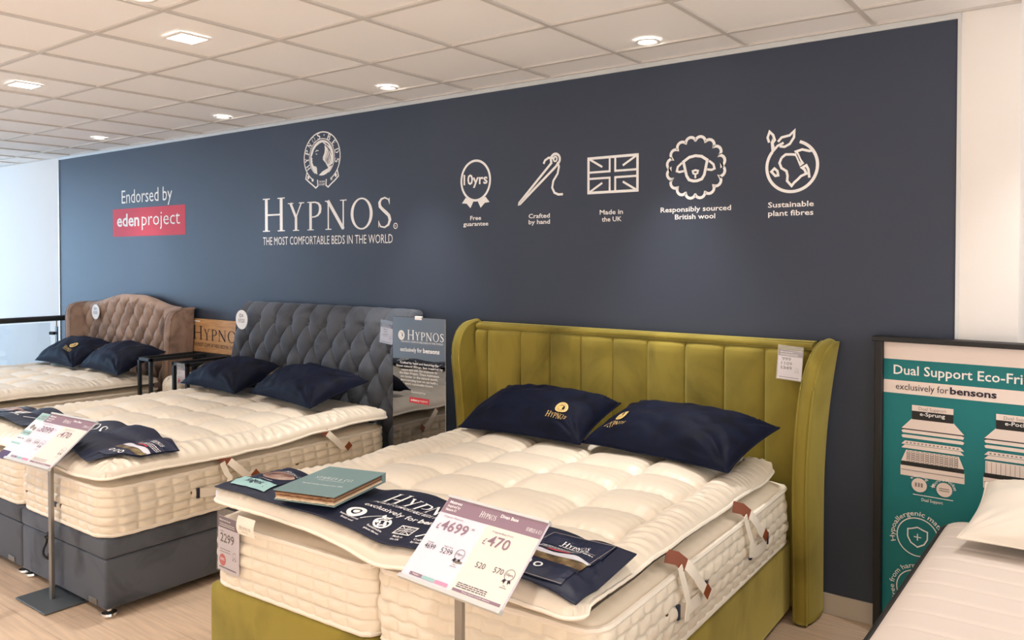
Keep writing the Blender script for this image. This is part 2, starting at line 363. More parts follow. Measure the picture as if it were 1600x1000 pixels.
# ------------------------------------------------------------------ navy graphic wall
NAVY = thing('graphic_wall_panel', 'dark navy wall panel printed with white lettering and icons above the beds', 'wall panel', (0, 0, 0))
MB().box(NX0 + .012, NX1 - .012, -.004, .011, .1, H - .027).build('panel', M['navy_wall'], NAVY)
fr = MB(); fr.box(NX0, NX1, -.014, .011, H - .028, H - .003); fr.box(NX0, NX0 + .014, -.012, .011, .1, H - .02); fr.box(NX1 - .014, NX1, -.012, .011, .1, H - .02)
fr.build('frame', M['alu'], NAVY)
wm = lambda y: (lambda a, b: (a, y, b))
WALL = wm(-.0052)
f = Flat(); f.text('Endorsed by', -6.18, -5.295, 2.228, .125); f.build('endorsed_lettering', M['white'], NAVY, WALL)
f = Flat().rect(-6.35, 1.912, -5.085, 2.178); f.build('red_banner', M['red'], NAVY, WALL)
f = Flat(); f.text('eden', -6.27, -5.86, 2.01, .115, .022); f.text('project', -5.815, -5.17, 2.01, .125, -.004); f.build('banner_lettering', M['white'], NAVY, wm(-.0062))
f = Flat(); f.serif('HYPNOS', -3.975, -2.525, 1.914, .215, big=.262, gap=.14)
f.ell(-2.49, 1.926, .018, .018, .003, n=20); f.text('R', -2.497, -2.483, 1.92, .012)
f.build('wordmark', M['white'], NAVY, WALL)
f = Flat(); f.text('THE MOST COMFORTABLE BEDS IN THE WORLD', -3.975, -2.518, 1.808, .062, -.002); f.build('slogan', M['white'], NAVY, WALL)
# oval crest with a head in profile
cx, cz = -3.258, 2.455
a, b = .205, .188
f = Flat()
A = np.radians(np.linspace(-62, 242, 60)); f.ribbon(np.c_[cx + .203 * np.cos(A), cz + .187 * np.sin(A)], .0045)
A = np.radians(np.linspace(-58, 238, 60)); f.ribbon(np.c_[cx + .142 * np.cos(A), cz + .138 * np.sin(A)], .003)
def oval_letters(t, a0, a1):
    n = len(t)
    for i, ch in enumerate(t):
        an = math.radians(a0 + (a1 - a0) * i / max(1, n - 1)); px, pz = cx + .172 * math.cos(an), cz + .162 * math.sin(an)
        tx, tz = math.sin(an), -math.cos(an); nx, nz = math.cos(an), math.sin(an)
        f.serif(ch, -.017, .017, 0, .042, fn=lambda u, v: (px + tx * u + nx * (v - .021), pz + tz * u + nz * (v - .021)), wt=1.7)
oval_letters('HYPNOS', 205, 102); oval_letters('BEDS', 62, -12)
f.poly([(cx + .02, cz + .163), (cx + .026, cz + .17), (cx + .032, cz + .163), (cx + .026, cz + .155)])
for sgn in (-1, 1):   # ends of the strap
    f.ribbon([(cx + sgn * .17, cz - .1), (cx + sgn * .185, cz - .15), (cx + sgn * .15, cz - .175), (cx + sgn * .1, cz - .205), (cx + sgn * .07, cz - .225), (cx + sgn * .045, cz - .21), (cx + sgn * .05, cz - .165)], .0055)
    f.disc(cx + sgn * .155, cz - .142, .012, .014, 14); f.disc(cx + sgn * .105, cz - .165, .012, .012, 14)
f.text('THE KING', cx - .034, cx + .034, cz - .188, .014, .01); f.text('OF SLEEP', cx - .034, cx + .034, cz - .209, .014, .01)
f.disc(cx, cz - .004, .132, .132, 48)
f.build('crest', M['white'], NAVY, WALL)
hp = [(-.02, .105), (-.06, .085), (-.085, .06), (-.096, .035), (-.112, .008), (-.1, -.002), (-.105, -.014), (-.099, -.022), (-.104, -.032), (-.095, -.045), (-.09, -.058), (-.06, -.066), (-.052, -.08), (-.05, -.11), (-.045, -.135), (-.03, -.13), (.01, -.105), (.07, -.085), (.04, -.045), (.012, -.02), (.012, .0), (.03, .03), (.034, .06), (.03, .09), (.01, .11)]
f = Flat().poly([(cx + x * 1.05, cz + z * 1.0) for x, z in hp])
for x0, z0, x1, z1 in ((.045, .02, .075, -.055), (.055, .045, .09, -.06), (.065, .06, .105, -.045), (.05, .085, .11, .01), (.03, .108, .085, .075), (.02, .1, .1, .04), (.08, -.075, .13, -.055), (.06, -.02, .068, -.06), (.04, .0, .05, -.05)):
    f.ribbon([(cx + x0, cz + z0), (cx + (x0 + x1) / 2 + .004, cz + (z0 + z1) / 2), (cx + x1, cz + z1)], [.001, .0045, .001])
f.build('crest_profile', M['navy_wall'], NAVY, wm(-.006))
f = Flat(); f.ribbon([(cx - .07, cz + .045), (cx - .055, cz + .055), (cx - .035, cz + .05)], .003); f.ribbon([(cx - .066, cz + .03), (cx - .05, cz + .024)], .003)
f.build('crest_eye', M['white'], NAVY, wm(-.0068))
# five icons with captions
L = .0075
def circ(cx, cy, r, a0, a1, n=10): return [(cx + r * math.cos(math.radians(a)), cy + r * math.sin(math.radians(a))) for a in np.linspace(a0, a1, n)]
f = Flat(); f.ell(-1.776, 2.196, .118, .126, L); f.text('10yrs', -1.876, -1.678, 2.173, .062, .022)
f.poly([(-1.858, 2.09), (-1.89, 2.055), (-1.85, 2.052), (-1.818, 2.022), (-1.79, 2.07), (-1.82, 2.075)]); f.poly([(-1.694, 2.09), (-1.662, 2.055), (-1.7, 2.052), (-1.734, 2.022), (-1.762, 2.07), (-1.73, 2.075)])
f.build('rosette_icon', M['white'], NAVY, WALL)
f = Flat()
f.ribbon([(-1.19, 2.27), (-1.43, 2.04), (-1.432, 2.032), (-1.425, 2.033), (-1.16, 2.245)], L)
f.ribbon([(-1.19, 2.27)] + circ(-1.166, 2.286, .032, 200, -60, 14) + [(-1.16, 2.245)], L); f.ell(-1.167, 2.288, .012, .014, .005, n=20)
f.ribbon([(-1.25, 2.265), (-1.24, 2.285), (-1.215, 2.298), (-1.19, 2.298), (-1.172, 2.286)], L * .9)
f.ribbon([(-1.15, 2.27), (-1.14, 2.24), (-1.15, 2.2), (-1.18, 2.16), (-1.188, 2.12), (-1.172, 2.09), (-1.145, 2.078), (-1.112, 2.078)], L * .9)
f.build('needle_icon', M['white'], NAVY, WALL)
f = Flat(); x0, x1, z0, z1 = -.937, -.622, 2.076, 2.272; xm, zm = (x0 + x1) / 2, (z0 + z1) / 2
f.ribbon([(x0, z0), (x1, z0), (x1, z1), (x0, z1)], L, True)
for sx in (-1, 1):
    for sz in (-1, 1):
        f.ribbon([(xm + sx * .018, z1 if sz > 0 else z0), (xm + sx * .018, zm + sz * .018), (x1 if sx > 0 else x0, zm + sz * .018)], L * .8)
        f.ribbon([(x1 if sx > 0 else x0, z1 if sz > 0 else z0), (xm + sx * .066, zm + sz * .045)], L * .8)
f.build('flag_icon', M['white'], NAVY, WALL)
f = Flat(); sx, sz = -.281, 2.178; P = []
for k in range(16):
    am = 360 * (k + .5) / 16
    c = (sx + .136 * math.cos(math.radians(am)), sz + .134 * math.sin(math.radians(am)))
    P += circ(c[0], c[1], .0285, am - 78, am + 78, 8)
f.ribbon(P, L, True)
f.ribbon([(sx - .068, sz + .035), (sx - .035, sz + .056), (sx, sz + .062), (sx + .035, sz + .056), (sx + .066, sz + .035), (sx + .05, sz - .04), (sx + .036, sz - .062), (sx + .01, sz - .07), (sx - .012, sz - .07), (sx - .036, sz - .062), (sx - .05, sz - .04)], L, True)
for q in (-1, 1): f.ribbon([(sx + q * .076, sz + .03), (sx + q * .1, sz + .01), (sx + q * .106, sz - .012), (sx + q * .09, sz - .018), (sx + q * .065, sz - .014)], L * .8)
f.ribbon([(sx - .015, sz - .018), (sx, sz - .014), (sx + .015, sz - .018), (sx + .012, sz - .03), (sx, sz - .035), (sx - .012, sz - .03)], L * .7, True); f.ribbon([(sx, sz - .033), (sx, sz - .056)], L * .7)
f.build('sheep_icon', M['white'], NAVY, WALL)
f = Flat(); gx, gz = .222, 2.15
def globe(f, gx, gz, k=1.0, L=L):
    T = lambda p: [(gx + a * k, gz + b * k) for a, b in p]
    f.ribbon(T(circ(0, 0, .123, 72, -218, 48)), L)
    f.ribbon(T([(-.098, .068), (-.09, .1), (-.096, .135), (-.1, .12)]), L * .7)
    f.ribbon(T([(-.094, .075), (-.098, .125)]), L * .8); f.ribbon(T([(-.098, .075), (-.07, .105), (-.04, .118)]), L * .8)
    f.ribbon(T([(-.112, .125), (-.12, .15), (-.11, .178), (-.092, .16), (-.084, .135), (-.095, .12)]), L * .8)
    f.ribbon(T([(-.068, .125), (-.05, .145), (-.01, .152), (.012, .172), (.01, .14), (-.01, .11), (-.035, .098), (-.06, .102)]), L * .8)
    f.ribbon(T([(-.05, .045), (-.03, .06), (0, .058), (.02, .055), (.03, .035), (.042, .005), (.052, .012), (.04, .03), (.03, .055), (.02, .07), (.05, .078), (.085, .068), (.1, .07)]), L * .8)
    f.ribbon(T([(-.05, .045), (-.06, .02), (-.05, -.005), (-.025, -.022), (-.02, -.045), (-.022, -.07), (0, -.095), (.012, -.08), (.03, -.065), (.045, -.05), (.07, -.04), (.062, -.02), (.05, -.01), (.07, .0), (.08, -.02), (.085, -.06)]), L * .8)
    f.ribbon(T([(-.1, -.02), (-.085, -.005), (-.07, -.018), (-.066, -.04), (-.08, -.042)]), L * .8, True)
globe(f, gx, gz); f.build('globe_icon', M['white'], NAVY, WALL)
f = Flat(); bd = .016
for t, a, b, z in (('Free', -1.82, -1.73, 1.946), ('guarantee', -1.878, -1.672, 1.909), ('Crafted', -1.36, -1.205, 1.944), ('by hand', -1.36, -1.204, 1.908), ('Made in', -.862, -.712, 1.95), ('the UK', -.848, -.72, 1.91),
                   ('Responsibly sourced', -.481, -.085, 1.949), ('British wool', -.397, -.17, 1.909), ('Sustainable', .106, .329, 1.953), ('plant fibres', .107, .327, 1.911)):
    f.text(t, a, b, z, .0255, bd)
f.build('captions', M['white'], NAVY, WALL)

# ------------------------------------------------------------------ downlights
def downlight(x, y, square, label, power, spot=True, group=None, cone=78):
    t = thing('recessed_downlight', label, 'ceiling light', (x, y, H), group=group)
    m = MB()
    if square:
        o, i = .085, .068
        m.box(-o, o, -o, -i, -.004, .004).box(-o, o, i, o, -.004, .004).box(-o, -i, -i, i, -.004, .004).box(i, o, -i, i, -.004, .004)
        m.build('bezel', M['white_wall'], t); MB().box(-i, i, -i, i, .0, .003).build('lens', M['lamp'], t)
    else:
        n = 28; V = []; 
        for r_, z in ((.062, 0), (.064, -.005), (.05, -.007), (.042, .002)):
            V += [(r_ * math.cos(2 * pi * k / n), r_ * math.sin(2 * pi * k / n), z) for k in range(n)]
        mesh('bezel', V, gfaces(4, n, False, True), M['white_wall'], t)
        MB().lathe([(.0415, .001), (.0415, .003)], n=24).build('lens', M['lamp'], t)
    if spot:
        l = bpy.data.lights.new('lamp', 'SPOT'); l.energy = power; l.color = (1, .975, .94); l.spot_size = math.radians(cone); l.spot_blend = 1; l.shadow_soft_size = .045
        o = bpy.data.objects.new('lamp', l); put(o, t); o.location = (0, 0, -.02)
    return t
PW = 68
downlight(-.362, -.39, False, 'round ceiling light nearest the right end of the navy wall, above the flag icon', PW * 1.5, cone=64)
downlight(-2.162, -.395, False, 'round ceiling light above the big wordmark on the navy wall', PW * 1.3, cone=64)
downlight(-3.921, -.398, False, 'dim round ceiling light above the oval crest', PW * .4)
downlight(-5.748, -.427, False, 'round ceiling light nearest the far left end of the navy wall', PW * .6)
downlight(-2.116, -1.785, True, 'larger square ceiling light in the middle row of tiles', PW)
downlight(-3.894, -1.793, True, 'smaller looking square ceiling light farther left in the ceiling', PW)
downlight(-1.686, -2.25, False, 'round ceiling fitting cut off by the top edge of the photo', 0, False)
for x, y, k in ((1.45, -.4, .7), (-.31, -1.79, .8), (1.5, -1.79, .35), (-5.7, -1.79, 1), (-7.5, -1.79, 1), (3.2, -1.79, 1), (.6, -3.9, 1.9), (-1.2, -3.9, .6), (-3.0, -3.9, 1.8), (-4.8, -3.9, 1.2), (2.4, -3.9, 1.0),
                (-6.6, -3.9, 1.2), (.6, -5.7, 4.6), (-1.2, -5.7, 4.6), (-3.0, -5.7, 4.6), (-4.8, -5.7, 4.6), (2.4, -5.7, 4.6)):  # rear row is unseen, added strong to bounce light onto the ceiling
    downlight(x, y, True, 'unseen square ceiling light outside the picture', PW * k, group='lights outside the picture', cone=128 if (x, y) in ((.6, -3.9), (-3.0, -3.9)) else 98 if y < -5 else 80)

# ------------------------------------------------------------------ soft furnishing builders
def rrect(x0, x1, y0, y1, r, n=6, step=.03):
    """rounded rectangle outline, counter-clockwise, evenly stepped; returns points and outward normals"""
    P = []; N = []
    def line(a, b, nrm):
        k = max(1, int(np.hypot(b[0] - a[0], b[1] - a[1]) / step))
        for i in range(k): P.append((a[0] + (b[0] - a[0]) * i / k, a[1] + (b[1] - a[1]) * i / k)); N.append(nrm)
    def arc(c, a0):
        m = max(n, int(r * pi / 2 / step))
        for i in range(m):
            an = a0 + pi / 2 * i / m; P.append((c[0] + r * math.cos(an), c[1] + r * math.sin(an))); N.append((math.cos(an), math.sin(an)))
    line((x0 + r, y0), (x1 - r, y0), (0, -1)); arc((x1 - r, y0 + r), -pi / 2)
    line((x1, y0 + r), (x1, y1 - r), (1, 0)); arc((x1 - r, y1 - r), 0)
    line((x1 - r, y1), (x0 + r, y1), (0, 1)); arc((x0 + r, y1 - r), pi / 2)
    line((x0, y1 - r), (x0, y0 + r), (-1, 0)); arc((x0 + r, y0 + r), pi)
    return np.array(P), np.array(N)

def build_mattress(name, label, x0, x1, y0, y1, z0, z1, rows=5, cell=.088, stagger=False, amp=.013, seed=1, group=None, r=.07, vents=(), mat_='cream', clip=(-9, 9)):
    t = thing(name, label, 'mattress', ((x0 + x1) / 2, (y0 + y1) / 2, z0), group=group)
    hx, hy, h = (x1 - x0) / 2, (y1 - y0) / 2, z1 - z0
    P, N = rrect(-hx, hx, -hy, hy, r, step=cell / 12)
    n = len(P); s = np.r_[0, np.cumsum(np.hypot(*np.diff(P, axis=0).T))]; Lc = s[-1] + np.hypot(*(P[0] - P[-1]))
    cells = round(Lc / cell); a = s / Lc * cells
    nv = rows * 9 + 1; V = []
    vv = np.linspace(0, 1, nv)
    Hh = vv[None, :] * np.ones((n, 1)); A = a[:, None] * np.ones((1, nv))
    row = np.floor(np.clip(Hh * rows, 0, rows - 1e-6))
    A2 = A + (.5 * (row % 2) if stagger else .06 * np.sin(row * 2.1))
    cell_b = np.minimum(np.abs(np.sin(pi * A2)) ** .5, np.abs(np.sin(pi * Hh * rows)) ** .5)
    var = .75 + .6 * noise(np.floor(A2) * .37, row * 1.3, seed)
    off = amp * cell_b * var + .012 * np.sin(pi * Hh) + .006 * noise(A * .25, Hh * 2, seed + 2)
    X = np.clip(P[:, 0, None] + N[:, 0, None] * off, clip[0] - (x0 + x1) / 2, clip[1] - (x0 + x1) / 2); Y = P[:, 1, None] + N[:, 1, None] * off
    sag = .006 * noise(a * .21, 0 * a, seed + 5)
    Z = .012 + (h - .024) * Hh + sag[:, None] * Hh + (.004 * np.sin(2 * pi * A) * np.sin(pi * Hh) if stagger else 0)
    V = np.stack([X, Y, Z], -1).reshape(-1, 3)
    mesh('side_panel', V, gfaces(n, nv, True, False), M[mat_], t)
    # rolled edges
    k = slice(0, n, 4)
    wob = .0018 * np.sin(a * 2 * pi)[k]
    for zz, nm in ((.012, 0), (h - .012, 1)):
        zc = zz + sag[k] * nm
        pts = np.c_[np.clip(P[k, 0] + N[k, 0] * (.006 + wob), clip[0] + .012 - (x0 + x1) / 2, clip[1] - .012 - (x0 + x1) / 2), P[k, 1] + N[k, 1] * (.006 + wob), zc + wob]
        MB().tube(pts, .0115, 7, True).build('piping', M['cream_bind'], t, True)
    # top: shallow dome with tufts
    nx, ny = 40, 84
    U, Vv = np.meshgrid(np.linspace(-1, 1, nx), np.linspace(-1, 1, ny), indexing='ij')
    # squash the square to the rounded outline
    Xo = U * hx; Yo = Vv * hy
    dx = np.maximum(np.abs(Xo) - (hx - r), 0); dy = np.maximum(np.abs(Yo) - (hy - r), 0); d = np.hypot(dx, dy); kf = np.where(d > r, r / np.maximum(d, 1e-6), 1)
    Xo = np.sign(Xo) * (np.minimum(np.abs(Xo), hx - r) + dx * kf); Yo = np.sign(Yo) * (np.minimum(np.abs(Yo), hy - r) + dy * kf)
    e = np.minimum(hx - np.abs(Xo), hy - np.abs(Yo)); e = np.minimum(e, r - np.hypot(dx, dy) * kf + np.where((dx > 0) & (dy > 0), 0, 9))
    Zt = h - .012 + .034 * np.sqrt(np.clip(1 - (1 - np.clip(e / .16, 0, 1)) ** 2, 0, 1)) + .003 * np.sin(Xo * 90) * np.sin(np.clip(e / .12, 0, 1) * pi) + .003 * np.sin(Yo * 90) * np.sin(np.clip(e / .12, 0, 1) * pi)
    mesh('top_panel', np.stack([Xo, Yo, Zt], -1).reshape(-1, 3), gfaces(nx, ny), M[mat_], t)
    mesh('underside', [(p[0], p[1], .008) for p in P[::6]], [tuple(range(len(P[::6])))[::-1]], M[mat_], t)
    for (vx, vy, vz, ax) in vents:   # small brass air vents, set flush in the side
        m = MB(); q = 14; c = (vx - (x0 + x1) / 2, vy - (y0 + y1) / 2, vz - z0)
        for rr, dd in ((.011, .012), (.011, .017), (.004, .019)):
            m.v += [(c[0] + (dd if ax == 0 else rr * math.cos(2 * pi * j / q)), c[1] + (rr * math.cos(2 * pi * j / q) if ax == 0 else -dd), c[2] + rr * math.sin(2 * pi * j / q)) for j in range(q)]
        m.f += gfaces(3, q, False, True) + [tuple(2 * q + j for j in range(q))]
        m.build('air_vent', M['brass'], t)
    return t

class Topper:
    """a deep quilted pillow-top: heights can be asked for, so cloths can lie on it"""
    def __init__(s, x0, x1, y0, y1, zs, Hh, xs, ys, seed, skew=0.0, sag=None, ring=.17):
        s.__dict__.update(locals())
    def seam_z(s, X, Y):
        z = s.zs + .018 * noise(X * 3.1, Y * 3.1, s.seed) + .01 * noise(X * 7, Y * 7, s.seed + 1)
        if s.sag is not None: z = z + s.sag(X, Y)
        return z
    def local(s, X, Y):
        t = (Y - s.y0) / (s.y1 - s.y0); Xl = X - s.skew * (1 - t) * (X - s.x0) / (s.x1 - s.x0)
        return Xl, Y
    def height(s, X, Y):
        Xl, Yl = s.local(X, Y)
        dl, dr, df, db = Xl - s.x0, s.x1 - Xl, Yl - s.y0, s.y1 - Yl
        d = np.minimum(np.minimum(dl, dr), np.minimum(df, db))
        e = np.clip(d / .15, 0, 1); prof = np.sqrt(np.clip(1 - (1 - e) ** 2.2, 0, 1))
        z = s.seam_z(X, Y) + s.Hh * prof
        # quilting seams
        def seams(c, ss):
            dist = np.full_like(c, 9.); idx = np.zeros_like(c)
            for i, q in enumerate(ss):
                dd = np.abs(c - q); m = dd < dist; dist = np.where(m, dd, dist); idx = np.where(c > q, i + 1, idx)
            return dist, idx
        wx = .012 * noise(Yl * 4, Xl * 2, s.seed + 9); wy = .012 * noise(Xl * 4, Yl * 2, s.seed + 10)
        sx, ix = seams(Xl + wx, s.xs); sy, iy = seams(Yl + wy, s.ys)
        inx = (Xl > s.xs[0] - .02) & (Xl < s.xs[-1] + .02); iny = (Yl > s.ys[0] - .02) & (Yl < s.ys[-1] + .02)
        fx = np.clip(sx / .14, 0, 1); fy = np.clip(sy / .11, 0, 1)
        cx_ = np.where(iny, 1 - (1 - fx) ** 2.4, 1); cy_ = np.where(inx, 1 - (1 - fy) ** 2.4, 1)
        cellb = np.sqrt(np.clip(cx_ * cy_, 0, 1))
        z = z - .038 * (1 - cellb) * sst(.02, .12, d)
        tuft = np.exp(-(sx ** 2 + sy ** 2) / .0012) * (inx & iny); z = z - .012 * tuft
        # gathers: short creases that run out from the seams and across the border
        g1 = np.sin(Xl * 150 + 5 * noise(Xl * 6, Yl * 5, s.seed + 3)) * np.exp(-(sy / .05)) * (.3 + 1.4 * np.abs(noise(Xl * 8, Yl * 8, s.seed + 4))) * inx
        g2 = np.sin(Yl * 150 + 5 * noise(Yl * 6, Xl * 5, s.seed + 5)) * np.exp(-(sx / .05)) * (.3 + 1.4 * np.abs(noise(Xl * 8, Yl * 8, s.seed + 6))) * iny
        z = z + .0028 * (g1 + g2) * sst(.05, .2, d)
        along = np.where(np.minimum(dl, dr) < np.minimum(df, db), Yl, Xl)
        rip = np.sin(along * 105 + 9 * noise(along * 7, d * 6, s.seed + 7)) + .5 * np.sin(along * 190 + 8 * noise(along * 9, d * 8, s.seed + 8))
        z = z + .0052 * rip * np.exp(-((d - .085) / .06) ** 2) * (.55 + .9 * np.abs(noise(along * 5, d * 3, s.seed + 12)))
        z = z + .012 * noise(Xl * 3.3, Yl * 3.3, s.seed + 11) * sst(.03, .2, d)
        return np.where(d < 0, s.seam_z(X, Y) + np.maximum(d * 1.2, -.035), z)
    def outline(s, n=360):
        P = []
        r = .06; base, nn = rrect(s.x0, s.x1, s.y0, s.y1, r, step=.025)
        k = np.arange(len(base)); off = .012 * noise(base[:, 0] * 6, base[:, 1] * 6, s.seed + 13) + .0
        B = base + nn * off[:, None]
        t = (B[:, 1] - s.y0) / (s.y1 - s.y0); B[:, 0] += s.skew * (1 - t) * (B[:, 0] - s.x0) / (s.x1 - s.x0)
        return B
    def build(s, label, group=None):
        cx, cy = (s.x0 + s.x1) / 2, (s.y0 + s.y1) / 2
        t = thing('mattress_topper', label, 'mattress topper', (cx, cy, s.zs), group=group); o = np.array((cx, cy, s.zs))
        def axis(a, b, n):
            q = np.linspace(0, 1, n); return a + (b - a) * (q - .055 * np.sin(2 * pi * q) )
        nx, ny = 230, 260
        Xg, Yg = np.meshgrid(axis(s.x0, s.x1, nx), axis(s.y0, s.y1, ny), indexing='ij')
        # round the corners of the plan
        r = .06; mx, my = (s.x0 + s.x1) / 2, (s.y0 + s.y1) / 2; hx, hy = (s.x1 - s.x0) / 2, (s.y1 - s.y0) / 2
        ux, uy = Xg - mx, Yg - my; dx = np.maximum(np.abs(ux) - (hx - r), 0); dy = np.maximum(np.abs(uy) - (hy - r), 0); d = np.hypot(dx, dy); kf = np.where(d > r, r / np.maximum(d, 1e-9), 1)
        Xr = mx + np.sign(ux) * (np.minimum(np.abs(ux), hx - r) + dx * kf); Yr = my + np.sign(uy) * (np.minimum(np.abs(uy), hy - r) + dy * kf)
        edge = np.minimum(hx - np.abs(Xr - mx), hy - np.abs(Yr - my))
        off = .012 * noise(Xr * 6, Yr * 6, s.seed + 13) * np.exp(-edge / .05)
        bx = np.where(hx - np.abs(Xr - mx) < .12, np.sign(Xr - mx), 0); by = np.where(hy - np.abs(Yr - my) < .12, np.sign(Yr - my), 0)
        tt = (Yr - s.y0) / (s.y1 - s.y0); Xw = Xr + s.skew * (1 - tt) * (Xr - s.x0) / (s.x1 - s.x0)
        Zt = s.height(Xw, Yr)
        onedge = (dx > 0) & (dy > 0) & (d >= r * .98)
        Zt = np.where(onedge, s.seam_z(Xw, Yr), Zt)
        X2, Y2 = Xw + off * bx, Yr + off * by
        mesh('quilted_top', (np.stack([X2, Y2, Zt], -1).reshape(-1, 3) - o), gfaces(nx, ny), M['satin'], t)
        # underside
        sl = (slice(None, None, 5), slice(None, None, 5)); sl = np.ix_(np.unique(np.r_[np.arange(0, nx, 6), nx - 1]), np.unique(np.r_[np.arange(0, ny, 6), ny - 1]))
        e2 = np.clip(edge[sl] / .1, 0, 1); Zb = s.seam_z(Xw, Yr)[sl] - .016 * np.sqrt(np.clip(1 - (1 - e2) ** 2, 0, 1))
        Vb = np.stack([X2[sl], Y2[sl], Zb], -1); mesh('underside', Vb.reshape(-1, 3) - o, gfaces(Vb.shape[0], Vb.shape[1], flip=True), M['satin'], t)
        rim = list(range(nx)); ring = [(i, 0) for i in range(0, nx, 3)] + [(nx - 1, j) for j in range(0, ny, 3)] + [(i, ny - 1) for i in range(nx - 1, -1, -3)] + [(0, j) for j in range(ny - 1, -1, -3)]
        pts = []; 
        for i, j in ring:
            p = (X2[i, j] - o[0], Y2[i, j] - o[1], Zt[i, j] - o[2])
            if not pts or np.linalg.norm(np.subtract(p, pts[-1])) > .006: pts.append(p)
        MB().tube(pts, .007, 6, True).build('piping', M['cream_bind'], t, True)
        s.obj = t; s.o = o
        return t

class Drape:
    """a cloth lying on a topper: a grid of heights that lettering can be laid on"""
    def __init__(s, tp, fn, nu, nv, lift=.006, blur=6, waves=.004, seed=1, cap=None):
        U, V = np.meshgrid(np.linspace(0, 1, nu), np.linspace(0, 1, nv), indexing='ij')
        X, Y = fn(U, V); T = tp.height(X, Y); Z = T.copy()
        for _ in range(blur):
            P = np.pad(Z, 1, mode='edge'); Z = (P[:-2, 1:-1] + P[2:, 1:-1] + P[1:-1, :-2] + P[1:-1, 2:] + 4 * P[1:-1, 1:-1]) / 8
            Z = np.maximum(Z, T)
        s.X, s.Y = X, Y
        if cap is not None: Z = np.maximum(Z, cap(U, V))   # the stiff cloth bridges the soft corner
        s.Z = Z + lift + waves * (noise(X * 4, Y * 4, seed) + .5)
        s.nu, s.nv = nu, nv
    def at(s, u, v, lift=0.0):
        u = min(max(u, 0), 1) * (s.nu - 1); v = min(max(v, 0), 1) * (s.nv - 1)
        i, j = min(int(u), s.nu - 2), min(int(v), s.nv - 2); a, b = u - i, v - j
        q = lambda G: (G[i, j] * (1 - a) + G[i + 1, j] * a) * (1 - b) + (G[i, j + 1] * (1 - a) + G[i + 1, j + 1] * a) * b
        return q(s.X), q(s.Y), q(s.Z) + lift
    def mesh(s, name, mat_, parent, o, th=.004):
        top = np.stack([s.X, s.Y, s.Z], -1).reshape(-1, 3) - o; bot = top - (0, 0, th); n = len(top)
        F = gfaces(s.nu, s.nv) + gfaces(s.nu, s.nv, flip=True, off=n)
        I = lambda i, j: i * s.nv + j
        for i in range(s.nu - 1): F += [(I(i, 0), I(i, 0) + n, I(i + 1, 0) + n, I(i + 1, 0)), (I(i, s.nv - 1), I(i + 1, s.nv - 1), I(i + 1, s.nv - 1) + n, I(i, s.nv - 1) + n)]
        for j in range(s.nv - 1): F += [(I(0, j), I(0, j + 1), I(0, j + 1) + n, I(0, j) + n), (I(s.nu - 1, j), I(s.nu - 1, j) + n, I(s.nu - 1, j + 1) + n, I(s.nu - 1, j + 1))]
        return mesh(name, np.r_[top, bot], F, mat_, parent)

def crest_small(f, cx, cy, r):
    f.ell(cx, cy, r, r * 1.12, r * .16, n=24); f.ell(cx, cy, r * .68, r * .78, r * .1, n=20)
    f.poly([(cx + x * r * 5.2, cy + z * r * 5.2) for x, z in hp])
    for k in range(14):
        a = 2 * pi * k / 14; f.disc(cx + r * .84 * math.cos(a), cy + r * .95 * math.sin(a), r * .09, r * .09, 8)

def cushion(label, w, d, th, loc, rot, m='pillow', logo=None, seed=1, cat='pillow', name='pillow', wr=1.5, group=None):
    t = thing(name, label, cat, loc, rot, group)
    n1, n2 = 74, 54
    U, V = np.meshgrid(np.linspace(-1, 1, n1), np.linspace(-1, 1, n2), indexing='ij')
    def surf(u, v, sgn):
        u = np.asarray(u, float); v = np.asarray(v, float)
        x = w / 2 * u * (1 - .055 * (1 - v * v) * np.abs(u) ** 3 ) ; y = d / 2 * v * (1 - .075 * (1 - u * u) * np.abs(v) ** 3)
        # sides pull in between the pointed corners
        p = np.sqrt(np.clip(1 - np.abs(u) ** 2.6, 0, 1)) * np.sqrt(np.clip(1 - np.abs(v) ** 2.2, 0, 1))
        z = sgn * th * p * (1.25 if sgn > 0 else .3)
        ed = np.minimum(1 - np.abs(u), 1 - np.abs(v))
        cr = np.exp(-((np.abs(u) - 1) ** 2 + (np.abs(v) - 1) ** 2) / .3)
        ang = np.arctan2(1 - np.abs(v) + .02, 1 - np.abs(u) + .02)
        z = z + sgn * wr * sst(0, .15, ed) * (.008 * cr * np.sin(ang * 16 + 3 * noise(u * 2, v * 2, seed)) + .022 * noise(u * 2.2, v * 2.6, seed + 1) * p + .007 * noise(u * 7, v * 5, seed + 2))
        return x, y, z
    for sgn, nm in ((1, 'case_front'), (-1, 'case_back')):
        x, y, z = surf(U, V, sgn)
        mesh(nm, np.stack([x, y, z], -1).reshape(-1, 3), gfaces(n1, n2, flip=sgn < 0), M[m], t)
    rim = [(u, -1) for u in np.linspace(-1, 1, 40)] + [(1, v) for v in np.linspace(-1, 1, 30)[1:]] + [(u, 1) for u in np.linspace(1, -1, 40)[1:]] + [(-1, v) for v in np.linspace(1, -1, 30)[1:-1]]
    pts = [[float(q) for q in surf(u, v, 1)] for u, v in rim]
    MB().tube(pts, .0045, 6, True).build('seam', M[m], t, True)
    if logo:
        f = Flat(); lx, ly, lw = logo
        f.serif('HYPNOS', lx - lw / 2, lx + lw / 2, ly, .030, big=.037, gap=.14, wt=1.2); crest_small(f, lx, ly + .078, .029)
        def mp(a, b):
            x, y, z = surf(a / (w / 2) / .98, b / (d / 2) / .98, 1); return float(x), float(y), float(z) + .006
        f.build('embroidered_logo', M['gold'], t, mp)
    return t

